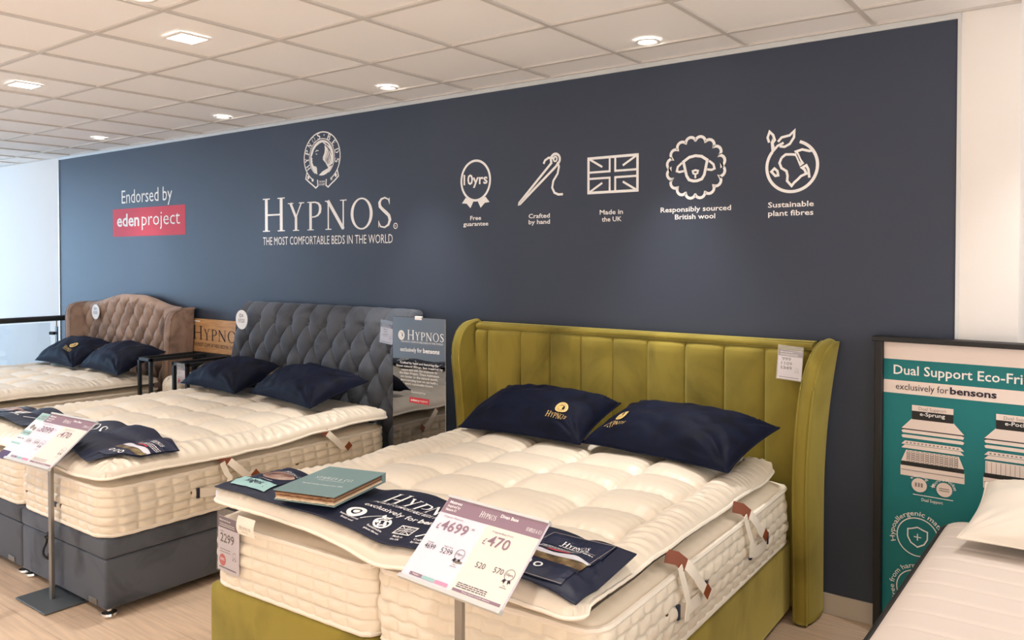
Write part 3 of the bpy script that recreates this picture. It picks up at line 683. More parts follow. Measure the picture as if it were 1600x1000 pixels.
def wing(name, parent, side, xin, th, path, flare, splay, mt, ztop, back=-.02):
    """upholstered wing: path is the front edge from floor to top in (y, z)"""
    p = np.array(path, float); k = len(p)
    s = np.r_[0, np.cumsum(np.hypot(*np.diff(p, axis=0).T))]; q = np.linspace(0, s[-1], 70)
    # smooth the path
    y = np.interp(q, s, p[:, 0]); z = np.interp(q, s, p[:, 1])
    for _ in range(6):
        y[1:-1] = (y[:-2] + 2 * y[1:-1] + y[2:]) / 4; z[1:-1] = (z[:-2] + 2 * z[1:-1] + z[2:]) / 4
    ty, tz = np.gradient(y), np.gradient(z); l = np.hypot(ty, tz); ny, nz = -tz / l, ty / l
    fl = flare(z); rows = []
    for i in range(len(q)):
        xi, xo = xin + side * fl[i], xin + side * (fl[i] + th); r = []
        bk = max(back, y[i] + .001)
        for a in np.linspace(1, 0, 9)[:-1]:   # inner face from back to front, slightly padded
            r.append((xi - side * splay * a - side * .008 * math.sin(pi * a), y[i] + (bk - y[i]) * a, z[i]))
        for a in np.linspace(0, 1, 11):      # the edge band between the two pipings
            b = .012 * math.sin(pi * a) ** .8
            r.append((xi + (xo - xi) * a, y[i] + ny[i] * b, z[i] + nz[i] * b))
        for a in np.linspace(0, 1, 9)[1:]:
            r.append((xo + side * .016 * a + side * .010 * math.sin(pi * a), y[i] + (bk - y[i]) * a, z[i]))
        rows.append(r)
    m = len(rows[0]); V = [v for r in rows for v in r]
    F = gfaces(len(rows), m, flip=side > 0) + [tuple(range(m)), tuple((len(rows) - 1) * m + j for j in range(m))]
    o = mesh(name, V, F, mt, parent)
    for off in (8, 18):
        pts = [rows[i][off] for i in range(0, len(rows), 2)]
        MB().tube([(a, b - .002, c) for a, b, c in pts], .006, 6).build('piping', mt, o, True)
    return o

def glide(parent, x, y, h=.05, mt='black'):
    MB().lathe([(.012, h), (.012, .03), (.034, .022), (.036, .012), (.03, .004), (.026, 0)], x, y, 18).build('glide', M['chrome' if mt == 'chrome' else mt], parent, True)
def soft_box(name, parent, x0, x1, y0, y1, z0, z1, mt, bev=.022):
    return MB().box(x0, x1, y0, y1, z0, z1, bev, 4).build(name, mt, parent, True)

# ------------------------------------------------------------------ olive bed
GB = thing('divan_bed', 'olive green velvet divan bed with fluted winged headboard', 'bed', (-.62, -1.1, 0))
G = lambda: Vector((-.62, -1.1, 0))
def child_offset(t):   # parts of this thing are written in room coordinates
    t_loc = t.location.copy()
    for c in t.children: c.location = -t_loc
soft_box('base', GB, -1.55, -.622, -2.06, -.15, .02, .365, M['olive'])
soft_box('base', GB, -.618, .268, -2.06, -.15, .02, .365, M['olive'])
bx = MB().box(-1.45, .21, -1.98, -.2, .0, .03).build('plinth', M['black'], GB)
seams = [-1.60, -1.347, -1.135, -.925, -.719, -.508, -.29, -.079, .129, .34]
nx = 760; X = np.linspace(-1.68, .345, nx)
cell = np.digitize(X, seams); lo = np.array([seams[max(0, c - 1)] if c > 0 else -1.84 for c in cell]); hi = np.array([seams[c] if c < len(seams) else .56 for c in cell])
a = (X - lo) / (hi - lo); bul = .036 * np.abs(np.sin(pi * a)) ** .34
prof = [(-.085, .05), (-.09, .3)] + [(-.09, z) for z in np.linspace(.35, 1.24, 24)] + [(-.089, 1.255), (-.086, 1.266), (-.082, 1.27)]
V = [(X[i], y - bul[i] * (1 if z < 1.25 else max(0, (1.272 - z) / .022)) + .003 * noise(X[i] * 9, z * 5, 3), z) for i in range(nx) for y, z in prof]
mesh('fluted_panel', V, gfaces(nx, len(prof), flip=True), M['olive'], GB)
ztop = lambda x: 1.298 + .006 * math.cos(pi * (x + .66) / 2.1)
pts = [(x, -.092, ztop(x) - .016) for x in np.linspace(-1.69, .355, 50)]
MB().tube(pts, .017, 10).build('border_roll', M['olive'], GB, True)
bk = MB(); P2 = [(-.088, 1.266), (-.088, 1.296), (-.078, 1.306), (-.02, 1.306), (-.012, 1.296), (-.012, .02), (-.08, .02)]
bk.add([(x, y, z) for x in (-1.69, .355) for y, z in P2], gfaces(2, len(P2), False, True) + [tuple(range(len(P2))), tuple(range(len(P2), 2 * len(P2)))[::-1]])
bk.build('back_panel', M['olive'], GB)
GP = [(-.225, .012), (-.235, .3), (-.25, .6), (-.262, .9), (-.268, 1.09), (-.25, 1.175), (-.205, 1.25), (-.14, 1.295), (-.07, 1.308), (-.022, 1.31)]
gfl = lambda z: .066 * np.clip((z - .55) / .75, 0, 1) ** 2
wing('wing', GB, 1, .318, .056, GP, gfl, .0, M['olive'], 1.3)
wing('wing', GB, -1, -1.654, .056, GP, gfl, .0, M['olive'], 1.3)
child_offset(GB)
TURN, PIV = .035, Vector((-.632, -.15, 0))
def turned(o, base=None):
    m = Matrix.Translation(PIV) @ Matrix.Rotation(TURN, 4, 'Z') @ Matrix.Translation(-PIV)
    return m @ o.matrix_basis if base is None else Matrix.Translation(-base) @ m
for c in GB.children:
    if c.name.split('.')[0] in ('base', 'plinth'): c.matrix_local = turned(c, GB.location)

build_mattress('mattress', 'cream pocket sprung mattress half on the left side of the olive bed', -1.515, -.622, -2.045, -.20, .367, .632, 5, .088, False, .019, 2, clip=(-9, -.619))
mL = [o for o in COL.objects if o.get('label', '').startswith('cream pocket sprung mattress half on the left side of the olive')][0]; mL.matrix_basis = turned(mL)
m_ = build_mattress('mattress', 'cream pocket sprung mattress half on the right side of the olive bed', -.612, .262, -2.04, -.20, .367, .634, 5, .088, True, .018, 4, clip=(-.615, .29), vents=((.262, -1.593, .515, 0), (.262, -1.232, .512, 0), (.262, -1.01, .515, 0), (.262, -.55, .50, 0)))
m_.matrix_basis = turned(m_)
tg = Topper(-1.425, .226, -2.125, -.20, .710, .068, [-1.19, -.88, -.55, -.21, .08], [-1.84, -1.57, -1.31, -1.05, -.80, -.56, -.34], 11, skew=.105,
            sag=lambda X, Y: .014 * sst(-.2, -.9, X) * sst(-1.6, -2.1, Y) - .012 * sst(-.2, .2, X) - .028 * np.exp(-((X + .47) / .13) ** 2) * np.clip(1 - (Y + 2.12) / .35, 0, 1))
TG = tg.build('cream quilted satin mattress topper on the olive bed')
# webbing straps with leather tabs on the right side
def strap(parent, o, x, pts, wd, mt, name='strap', th=.003):
    """flat band along pts (y, z, out) on the side facing +x"""
    P = np.array([(x + d, y, z) for y, z, d in pts]) - np.array(o); m = MB(); V = []
    for k, p in enumerate(P):
        t = P[min(k + 1, len(P) - 1)] - P[max(k - 1, 0)]; t /= np.linalg.norm(t)
        nrm = np.array((1., 0, 0)) - t * t[0]; nrm = nrm / (np.linalg.norm(nrm) + 1e-9) if np.linalg.norm(nrm) > .05 else np.array((0, 0, 1.)); b = np.cross(nrm, t)
        V += [p + b * wd / 2, p - b * wd / 2, p - b * wd / 2 - nrm * th, p + b * wd / 2 - nrm * th]
    F = gfaces(len(P), 4, False, True) + [(0, 1, 2, 3), tuple(4 * (len(P) - 1) + j for j in (3, 2, 1, 0))]
    return m.add(V, F).build(name, mt, parent, True)
def side_handles(par, x, yc, ztop, zmid, o, twin=True):
    # the strap hangs from a leather tab under the topper edge
    st = strap(par, o, x, [(yc - .02, ztop - .008, .010), (yc + .012, ztop - .034, .036), (yc + .065, ztop - .085, .044), (yc + .115, ztop - .13, .040), (yc + .155, zmid + .0, .042)], .038, M['cream_bind'])
    lt = strap(st, o, x, [(yc - .05, ztop + .004, -.015), (yc - .022, ztop - .006, .014), (yc + .006, ztop - .034, .034)], .046, M['leather'], 'leather_tab')
    strap(st, o, x, [(yc + .150, zmid + .010, .044), (yc + .172, zmid - .018, .048)], .042, M['leather'], 'leather_tab')
    if twin: strap(st, o, x, [(yc - .03, ztop - .03, .03), (yc - .01, ztop - .09, .036), (yc + .005, zmid + .01, .046), (yc - .01, zmid - .05, .046)], .03, M['cream_bind'], 'strap_tail')
def pull_handle(par, x, ya, za, yb, zb, o):
    h = strap(par, o, x, [(ya, za, .024), (ya * .7 + yb * .3, za * .7 + zb * .3 - .008, .034), (ya * .3 + yb * .7, za * .3 + zb * .7 - .008, .034), (yb, zb, .024)], .046, M['cream_bind'], 'pull_handle')
    for y, z in ((ya, za), (yb, zb)):
        MB().box(x + .018 - o[0], x + .03 - o[0], y - .008 - o[1], y + .008 - o[1], z - .026 - o[2], z + .026 - o[2], .002, 1).build('stitched_tab', M['cardnavy'], h)
og = np.array((-.175, -1.12, .367))
side_handles(TG, .312, -1.46, .692, .525, tg.o); side_handles(TG, .285, -.80, .692, .54, tg.o)
pull_handle(m_, .262, -1.52, .505, -1.27, .505, og); pull_handle(m_, .262, -.79, .487, -.575, .491, og)

cushion('dark navy velvet pillow with gold logo near its right end, left on the olive bed', .74, .46, .10, (-.955, -.47, .868), (math.radians(17), 0, math.radians(3)), logo=(.20, -.158, .115), seed=3)
cushion('dark navy velvet pillow with gold logo near its left corner, right on the olive bed', .80, .47, .10, (-.165, -.45, .860), (math.radians(15), 0, math.radians(-8)), logo=(-.24, -.165, .12), seed=8)

# ------------------------------------------------------------------ grey bed
GR = thing('divan_bed', 'dark grey velvet divan bed with deep buttoned scroll headboard', 'bed', (-3.17, -1.1, 0))
for x0, x1 in ((-4.07, -3.178), (-3.166, -2.275)):
    soft_box('base', GR, x0, x1, -2.125, -.24, .045, .282, M['grey'], .014)
    soft_box('base_lid', GR, x0 - .003, x1 + .003, -2.13, -.24, .284, .375, M['grey'], .02)
    for x in (x0 + .035, x1 - .035):
        for y in (-2.09, -.3): glide(GR, x, y, .05, 'chrome')
    MB().box(x1 - .15, x1 - .075, -2.132, -2.124, .058, .085, .001, 1).build('metal_plate', M['steel'], GR)
rr = [(-.05, .05), (-.20, .08), (-.215, .4), (-.225, .65), (-.22, .85), (-.205, 1.02), (-.185, 1.15), (-.155, 1.25), (-.105, 1.325), (-.05, 1.358), (-.015, 1.35)]
p = np.array(rr); s = np.r_[0, np.cumsum(np.hypot(*np.diff(p, axis=0).T))]
nt_ = 190; q = np.linspace(0, s[-1], nt_); yy = np.interp(q, s, p[:, 0]); zz = np.interp(q, s, p[:, 1])
for _ in range(60):
    yy[1:-1] = (yy[:-2] + 2 * yy[1:-1] + yy[2:]) / 4; zz[1:-1] = (zz[:-2] + 2 * zz[1:-1] + zz[2:]) / 4
ty, tz = np.gradient(yy), np.gradient(zz); l = np.hypot(ty, tz); ny_, nz_ = -tz / l, ty / l
def tuft(x, z, bx0, bz0, dx, dz, depth, top, bottom=0.3):
    a = (x - bx0) / dx + (z - bz0) / (2 * dz); b = (x - bx0) / dx - (z - bz0) / (2 * dz)
    m = np.abs(np.sin(pi * a)) ** .5 * np.abs(np.sin(pi * b)) ** .5
    fa = np.abs(a - np.round(a)); fb = np.abs(b - np.round(b)); btn = np.exp(-((fa ** 2 + fb ** 2) / .012))
    return depth * m - depth * .55 * btn
gx0, gx1 = -4.10, -2.225
nx = 420; X = np.linspace(gx0, gx1, nx)
V = []
for i in range(nx):
    e = min(X[i] - gx0, gx1 - X[i]); rd = .03; rnd = rd - math.sqrt(max(0, rd * rd - max(0, rd - e) ** 2))
    # rows run up the face; above the top row the cloth is pulled in straight pleats
    sc = np.where(zz > 1.225, 1.225 + np.minimum(zz - 1.225, .07), zz)
    d = tuft(X[i], np.minimum(zz, 1.235), -3.616 + .0, 1.225, .193, .1405, .034, 1.22)
    pleat = .034 * abs(math.sin(pi * (X[i] + 3.616) / .193)) ** .4
    wgt = sst(1.235, 1.262, zz)
    d = d * (1 - wgt) + pleat * wgt * np.clip((1.40 - zz) / .14, 0, 1) + .022 * wgt * (1 - np.clip((1.40 - zz) / .14, 0, 1))
    d = d * np.clip(e / .04, 0.2, 1) * sst(.25, .45, zz)
    d = np.where(q > s[-1] - .05, d * .3, d)
    V += [(X[i], yy[j] + ny_[j] * (d[j] - rnd) , zz[j] + nz_[j] * (d[j] - rnd)) for j in range(nt_)]
F = gfaces(nx, nt_, flip=True)
hb = mesh('buttoned_headboard', V, F, M['grey'], GR)
for xe in (gx0, gx1):
    c = [(xe, yy[j] + .028 * -ny_[j] * 0 + ny_[j] * -.03, zz[j] + nz_[j] * -.03) for j in range(0, nt_, 5)] + [(xe, -.012, 1.32), (xe, -.012, .05)]
    mesh('headboard_end', c, [tuple(range(len(c)))], M['grey'], GR, False)
mesh('headboard_back', [(gx0, -.012, .05), (gx1, -.012, .05), (gx1, -.012, 1.345), (gx0, -.012, 1.345)], [(0, 1, 2, 3)], M['grey'], GR, False)
def button(par, x, y, z, r, mt):
    V = []; n = 10
    for rr_, d in ((r, 0), (r * .8, r * .5), (r * .3, r * .7)): V += [(x + rr_ * math.cos(2 * pi * k / n), y - d, z + rr_ * math.sin(2 * pi * k / n)) for k in range(n)]
    mesh('button', V, gfaces(3, n, False, True) + [tuple(2 * n + k for k in range(n))], mt, par)
for r_ in range(4):
    z = 1.225 - .1405 * r_
    for k in range(-3, 8):
        x = -3.616 + .193 * (k + (.5 if r_ % 2 else 0))
        if gx0 + .06 < x < gx1 - .06:
            j = int(np.argmin(np.abs(zz[:-30] - z))); button(GR, x, yy[j] + .016, z, .011, M['grey'])
child_offset(GR)
build_mattress('mattress', 'cream pocket sprung mattress half on the left side of the grey bed', -4.06, -3.176, -2.12, -.31, .378, .618, 5, .088, False, .018, 5, clip=(-9, -3.173))
m2 = build_mattress('mattress', 'cream pocket sprung mattress half on the right side of the grey bed', -3.166, -2.275, -2.12, -.31, .378, .622, 5, .09, False, .019, 6, r=.10, clip=(-3.169, 9),
    vents=((-2.275, -1.70, .508, 0), (-2.275, -1.355, .51, 0), (-2.275, -1.03, .52, 0), (-2.695, -2.12, .468, 1), (-3.08, -2.12, .48, 1)))
t2 = Topper(-4.02, -2.235, -2.15, -.31, .686, .072, [-3.78, -3.45, -3.13, -2.81, -2.48], [-1.86, -1.6, -1.35, -1.1, -.86, -.63], 23, sag=lambda X, Y: -.03 * sst(-2.9, -2.25, X) * np.exp(-((Y + 1.45) / .5) ** 2) - .02 * np.exp(-((X + 2.4) / .35) ** 2) * np.clip(1 - (Y + 2.12) / .3, 0, 1))
T2 = t2.build('cream quilted satin mattress topper on the dark grey bed')
o2 = np.array(tuple(m2.location))
side_handles(T2, -2.262, -1.50, .665, .54, t2.o, True); side_handles(T2, -2.262, -.84, .70, .57, t2.o, False)
pull_handle(m2, -2.275, -1.66, .50, -1.42, .50, o2)
MB().box(-2.76 - o2[0], -2.735 - o2[0], -2.142 - o2[1], -2.13 - o2[1], .455 - o2[2], .505 - o2[2], .002, 1).build('stitched_tab', M['cardnavy'], m2)
cushion('dark navy velvet pillow on the left of the grey bed beside the black frame', .74, .43, .10, (-3.66, -.50, .842), (math.radians(16), 0, math.radians(-4)), logo=(-.27, -.10, .11), seed=13)
cushion('dark navy velvet pillow on the right of the grey bed in front of the buttons', .80, .44, .105, (-2.80, -.52, .848), (math.radians(16), 0, math.radians(-9)), logo=(-.29, -.10, .115), seed=17)

# ------------------------------------------------------------------ taupe bed
BR = thing('divan_bed', 'taupe velvet divan bed with arched buttoned winged headboard at far left', 'bed', (-5.85, -1.1, 0))
for x0, x1 in ((-6.74, -5.855), (-5.845, -4.96)):
    soft_box('base', BR, x0, x1, -2.08, -.2, .03, .365, M['taupe'])
bx0, bx1 = -6.68, -5.02; nx, nz = 300, 150
def ztb(x):
    u = abs((x + 5.85) / .83); return 1.262 + .088 * (1 - sst(.15, .92, u))
V = []
Xb = np.linspace(bx0, bx1, nx)
for x in Xb:
    zt = float(ztb(x)); sv = np.linspace(0, 1, nz)
    for v in sv:
        if v < .88:
            z = .35 + (zt - .05 - .35) * v / .88; y = -.12; k = 1; n_ = (-1, 0)
        else:
            an = (v - .88) / .12 * pi * .62; y = -.07 - .05 * math.cos(an); z = zt - .05 + .05 * math.sin(an); k = max(0, 1 - (v - .88) / .05); n_ = (-math.cos(an), math.sin(an))
        d = float(tuft(np.array(x), np.array(z), -6.169, 1.10, .166, .11, .030, 1)) * k + .018 * (1 - k)
        V.append((x, y + n_[0] * d, z + n_[1] * d))
mesh('buttoned_panel', V, gfaces(nx, nz, flip=True), M['taupe'], BR)
bkp = [(x, -.015, float(ztb(x)) - .0) for x in Xb[::10]] + [(bx1, -.015, .05), (bx0, -.015, .05)]
mesh('back_panel', bkp, [tuple(range(len(bkp)))], M['taupe'], BR, False)
BP = [(-.24, .02), (-.25, .4), (-.265, .8), (-.26, 1.05), (-.255, 1.18), (-.235, 1.245), (-.19, 1.262), (-.1, 1.266), (-.02, 1.266)]
bfl = lambda z: .045 * np.clip((z - .5) / .75, 0, 1) ** 1.5
wing('wing', BR, 1, -5.03, .085, BP, bfl, .03, M['taupe'], 1.25, back=-.05); wing('wing', BR, -1, -6.67, .085, BP, bfl, .03, M['taupe'], 1.25, back=-.05)
for r_ in range(6):
    z = 1.32 - .11 * r_
    for k in range(-3, 8):
        x = -6.169 + .166 * (k + (.5 if r_ % 2 else 0))
        if bx0 + .06 < x < bx1 - .06 and z < float(ztb(x)) - .06: button(BR, x, -.112, z, .008, M['taupe'])
child_offset(BR)
build_mattress('mattress', 'cream pocket sprung mattress on the taupe bed at far left', -6.74, -4.96, -2.07, -.33, .367, .615, 4, .085, False, .012, 9)
t3 = Topper(-6.72, -4.935, -2.09, -.33, .672, .06, [-6.5, -6.15, -5.82, -5.49, -5.15], [-1.8, -1.55, -1.3, -1.05, -.8, -.55], 31)
t3.build('cream quilted satin mattress topper on the taupe bed at far left')
cushion('dark navy velvet pillow at far left on the taupe bed', .80, .42, .10, (-6.22, -.43, .83), (math.radians(22), 0, math.radians(-2)), logo=(.16, -.12, .12), seed=21)
cushion('dark navy velvet pillow beside the wing on the right of the taupe bed', .80, .42, .105, (-5.37, -.44, .835), (math.radians(22), 0, math.radians(-5)), logo=(-.30, -.06, .12), seed=25)

# ------------------------------------------------------------------ right-hand bed and its board
TB = thing('display_headboard', 'teal printed display board in a black frame behind the white bed', 'display board', (1.5, -.1, 0), (0, 0, math.radians(-3.0)))
ox, oy = 1.5, -.1
bxl, bxr = .626 - ox, 2.45 - ox
b_ = MB(); b_.box(bxl, bxl + .032, -.03, .04, .0, 1.345, .003, 1).box(bxr - .032, bxr, -.03, .04, 0, 1.345, .003, 1).box(bxl - .012, bxr + .012, -.034, .05, 1.328, 1.35, .003, 1)
b_.box(bxl + .03, bxr - .03, .0, .04, .0, 1.33)
b_.build('frame', M['black_trim'], TB)
X0, X1 = bxl + .033, bxr - .033
TM = lambda d: (lambda a, b: (a - ox, -.001 - d, b))
Flat().rect(X0 + ox, .02, X1 + ox, 1.328).build('teal_print', M['teal'], TB, TM(0))
f = Flat().rect(X0 + ox, 1.25, X1 + ox, 1.328); f.rect(X0 + ox, 1.098, X1 + ox, 1.156); f.build('pale_bands', M['pinkwhite'], TB, TM(.0012))
f = Flat(); f.text('Dual Support Eco-Friendly', .700, 1.325, 1.184, .040, .012); f.build('title_lettering', M['white'], TB, TM(.0012))
f = Flat(); f.text('exclusively for', .71, .922, 1.116, .028); f.text('bensons', .928, 1.104, 1.116, .0285, .03); f.build('band_lettering', M['ink'], TB, TM(.0024))
def layers(cx, zt, zb, w, springs):
    k = (zt - zb) / .28; wt = w * .62; Z = lambda u: zb + (zt - zb) * u
    fw, fd, fg = Flat(), Flat(), Flat()
    fw.poly([(cx - w * .33, Z(1.0)), (cx + w * .33, Z(1.0)), (cx + w * .33, Z(.92)), (cx - w * .33, Z(.92))]); fd.poly([(cx - w * .33, Z(.92)), (cx + w * .33, Z(.92)), (cx + w * .33, Z(.80)), (cx - w * .33, Z(.80))])
    fw.poly([(cx - w * .33, Z(.81)), (cx + w * .33, Z(.81)), (cx + w * .5, Z(.66)), (cx - w * .5, Z(.66))]); fd.rect(cx - w * .5, Z(.645), cx + w * .5, Z(.66))
    for u in (.60, .53): fw.poly([(cx - w * .48, Z(u)), (cx - w * .5, Z(u + .03)), (cx - w * .46, Z(u + .045)), (cx + w * .46, Z(u + .045)), (cx + w * .5, Z(u + .03)), (cx + w * .48, Z(u))])
    for u in (.44, .385): fw.poly([(cx - w * .5, Z(u)), (cx - w * .44, Z(u + .05)), (cx + w * .44, Z(u + .05)), (cx + w * .5, Z(u))])
    for i in range(14): fg.rect(cx - w * .42 + i * w * .062, Z(.455), cx - w * .42 + i * w * .062 + w * .03, Z(.475))
    if springs: 
        fw.rect(cx - w * .48, Z(.19), cx + w * .48, Z(.36))
        for i in range(14): fg.rect(cx - w * .46 + i * w * .068, Z(.2), cx - w * .46 + i * w * .068 + w * .006, Z(.35))
    else:
        fw.poly([(cx - w * .5, Z(.2)), (cx - w * .42, Z(.36)), (cx + w * .42, Z(.36)), (cx + w * .5, Z(.2))])
        for j in range(5):
            for i in range(11): fg.ell(cx - w * .38 + i * w * .076, Z(.225 + j * .027), w * .028, .006, .0012, n=8)
    fd.rect(cx - w * .5, Z(.14), cx + w * .5, Z(.20)); fw.rect(cx - w * .51, Z(0), cx + w * .51, Z(.14)); fg.rect(cx - w * .5, Z(.075), cx + w * .5, Z(.085))
    fw.build('layer_print', M['pinkwhite'], TB, TM(.0012)); fd.build('layer_print_dark', M['black_trim'], TB, TM(.0016)); fg.build('layer_print_grey', M['dull'], TB, TM(.0022))
layers(.86, 1.052, .735, .25, False); layers(1.185, 1.052, .735, .25, True)
f = Flat(); f.text('e-Sprung', .81, .91, 1.008, .016, .01); f.text('e-Pocket', 1.135, 1.235, 1.008, .016, .01)
f.build('layer_captions', M['white'], TB, TM(.0026)); f = Flat()
f.text('e-Sprung', .775, .845, 0, .013, .005, arc=(.81, .70, .037, 90)); f.text('Micro e-Pocket', .855, .965, 0, .013, .005, arc=(.91, .697, .037, 90)); f.text('Dual Support', .82, .905, .632, .013, .005); f.rect(.785, .655, .945, .658)
f.rect(.855, .703, .87, .7055); f.rect(.861, .697, .864, .711)
f.build('support_captions', M['white'], TB, TM(.0026)); f = Flat()
f.text('Hypoallergenic materials', .6, .95, 0, .021, .006, arc=(.805, .468, .095, 95))
f.ell(.805, .468, .084, .084, .0022, n=44)
f.ribbon([(.805, .512), (.83, .502), (.845, .498), (.845, .465), (.832, .44), (.805, .424), (.778, .44), (.765, .465), (.765, .498), (.78, .502)], .0028, True)
f.rect(.79, .466, .82, .470); f.rect(.803, .453, .807, .483)
f.build('shield_roundel', M['white'], TB, TM(.0026)); f = Flat(); f.text('Free from harmful substances', .6, 1.0, 0, .021, .006, arc=(.805, .235, .095, 95)); f.ell(.805, .235, .084, .084, .0022, n=44)
f.ribbon([(.78, .22), (.79, .25), (.81, .26), (.83, .27), (.835, .245), (.82, .22), (.79, .21)], .0025, True)
f.build('leaf_roundel', M['white'], TB, TM(.0026))
f = Flat(); f.text('Dual Support', .805, .915, 1.032, .014); f.text('Dual Support', 1.13, 1.24, 1.032, .014); f.build('label_lettering', M['dull'], TB, TM(.0026))
f = Flat(); f.disc(.81, .70, .031, .031); f.disc(.91, .697, .031, .031); f.build('disc_print', M['pinkwhite'], TB, TM(.0026))
f = Flat()
for i in range(3): f.rect(.793 + i * .012, .692, .801 + i * .012, .71)
f.rect(.89, .69, .93, .694); f.rect(.89, .699, .93, .703); f.build('disc_symbols', M['dull'], TB, TM(.0034))

# white mattress with black border
WMx0, WMx1, WMy0, WMy1, WMz0, WMz1 = .945, 2.35, -2.15, -.22, .40, .615
wmt = thing('mattress', 'white quilted mattress with black border at lower right', 'mattress', (1.65, -1.2, WMz0))
WO = np.array((1.65, -1.2, WMz0))
P, N = rrect(WMx0, WMx1, WMy0, WMy1, .09, step=.02); n = len(P)
vv = np.linspace(0, 1, 12); V = [(P[i, 0] + N[i, 0] * .012 * math.sin(pi * v), P[i, 1] + N[i, 1] * .012 * math.sin(pi * v), WMz0 + (WMz1 - WMz0 - .02) * v) for i in range(n) for v in vv] - WO
mesh('border', V, gfaces(n, 12, True), M['black_trim'], wmt)
MB().tube(np.c_[P[::2] + N[::2] * .002, np.full(len(P[::2]), WMz1 - .02)] - WO, .011, 7, True).build('piping', M['black_trim'], wmt, True)
nx, ny = 90, 330; hx, hy = (WMx1 - WMx0) / 2, (WMy1 - WMy0) / 2; mx, my = (WMx0 + WMx1) / 2, (WMy0 + WMy1) / 2; r = .09
ux, uy = np.meshgrid(np.linspace(-hx, hx, nx), np.linspace(-hy, hy, ny), indexing='ij')
dx = np.maximum(np.abs(ux) - (hx - r), 0); dy = np.maximum(np.abs(uy) - (hy - r), 0); d = np.hypot(dx, dy); kf = np.where(d > r, r / np.maximum(d, 1e-9), 1)
ux = np.sign(ux) * (np.minimum(np.abs(ux), hx - r) + dx * kf); uy = np.sign(uy) * (np.minimum(np.abs(uy), hy - r) + dy * kf)
ed = np.minimum(np.where((dx > 0) & (dy > 0), r - np.hypot(dx, dy) * kf, 9), np.minimum(hx - np.abs(ux), hy - np.abs(uy)))
zt = WMz1 - .02 + .045 * np.sqrt(np.clip(1 - (1 - np.clip(ed / .13, 0, 1)) ** 2, 0, 1)) - .009 * np.exp(-((np.abs(np.sin(pi * uy / .135))) / .13) ** 1.2) * sst(0.0, .1, ed)
mesh('quilted_top', np.stack([ux + mx, uy + my, zt], -1).reshape(-1, 3) - WO, gfaces(nx, ny), M['white_bed'], wmt)
wb = thing('divan', 'dark bed base under the white mattress at lower right', 'bed base', (1.65, -1.2, 0))
MB().box(-.68, .68, -.93, .95, .06, .40, .02, 3).build('box', M['black_trim'], wb, True)
for x in (-.62, .62):
    for y in (-.86, .86): glide(wb, x, y, .065)
cushion('plain white pillow on the white mattress against the teal board', .74, .48, .085, (1.44, -.50, .745), (math.radians(12), 0, math.radians(-4)), m='white_pillow', seed=31, wr=.8)

# ------------------------------------------------------------------ runners on the beds
def fy(u, pts): return np.interp(u, [p[0] for p in pts], [p[1] for p in pts])
RX0, RX1 = -1.405, .33
f0 = [(0, -2.112), (.25, -2.118), (.5, -2.10), (.75, -2.105), (.9, -2.10), (1, -2.125)]; f1 = [(0, -1.80), (.1, -1.775), (.4, -1.70), (.7, -1.70), (.9, -1.735), (1, -1.775)]
def rfn(U, V):
    y0 = fy(U.ravel(), f0).reshape(U.shape); y1 = fy(U.ravel(), f1).reshape(U.shape)
    return RX0 + (RX1 - RX0) * U, y0 + (y1 - y0) * V
RD = Drape(tg, rfn, 190, 46, .010, 70, .004, 3, cap=lambda U, V: .66 + (.064 + .052 * V) * sst(.70, .93, U))
def on_runner(lift):
    def q(x, y):
        u = (x - RX0) / (RX1 - RX0); y0, y1 = float(fy(u, f0)), float(fy(u, f1))
        a, b, c = RD.at(u, (y - y0) / (y1 - y0), lift); return a, b, c
    return q
RN = thing('bed_runner', 'navy bed runner printed with a white wordmark across the foot of the olive bed', 'bed runner', (-.52, -1.93, .79)); ro = np.array((-.52, -1.93, .79))
RD.mesh('cloth', M['navy_cloth'], RN, ro)
def lay(fl, nm, mt, par, fn, o, lift):
    g = fn(lift); return fl.build(nm, mt, par, lambda a, b: tuple(np.array(g(a, b)) - o))
f = Flat(); f.serif('HYPNOS', -.70, -.29, -1.865, .078, big=.095, gap=.13, wt=1.15); f.text('THE MOST COMFORTABLE BEDS IN THE WORLD', -.71, -.27, -1.903, .021, .01)
f.text('exclusively for', -.70, -.44, -1.955, .026, .006); f.text('bensons', -.43, -.27, -1.955, .027, .03)
lay(f, 'printed_wordmark', M['white'], RN, on_runner, ro, .0032); f = Flat()
f.ell(-.665, -2.02, .03, .028, .008, n=24); f.disc(-.665, -2.02, .014, .012); f.text('Responsibly sourced', -.71, -.62, -2.06, .008, .012); f.text('British wool', -.69, -.63, -2.075, .008, .012)
lay(f, 'printed_wool_icon', M['white'], RN, on_runner, ro, .0032); f = Flat()
globe(f, -.535, -2.02, .24, .004); f.text('Sustainable', -.57, -.5, -2.062, .008, .012); f.text('plant fibres', -.57, -.5, -2.077, .008, .012)
lay(f, 'printed_globe_icon', M['white'], RN, on_runner, ro, .0032); f = Flat()
x0, x1, z0, z1 = -.46, -.385, -2.045, -1.995; xm, zm = (x0 + x1) / 2, (z0 + z1) / 2; f.ribbon([(x0, z0), (x1, z0), (x1, z1), (x0, z1)], .0022, True)
for a in (-1, 1):
    f.ribbon([(xm + a * .005, z0), (xm + a * .005, z1)], .0015); f.ribbon([(x0, zm + a * .005), (x1, zm + a * .005)], .0015)
    for b in (-1, 1): f.ribbon([(xm + a * .0375, zm + b * .025), (xm + a * .012, zm + b * .01)], .0015)
f.text('Made in', -.445, -.4, -2.062, .009, .014); f.text('the UK', -.443, -.402, -2.077, .009, .014)
lay(f, 'printed_flag_icon', M['white'], RN, on_runner, ro, .0032); f = Flat()
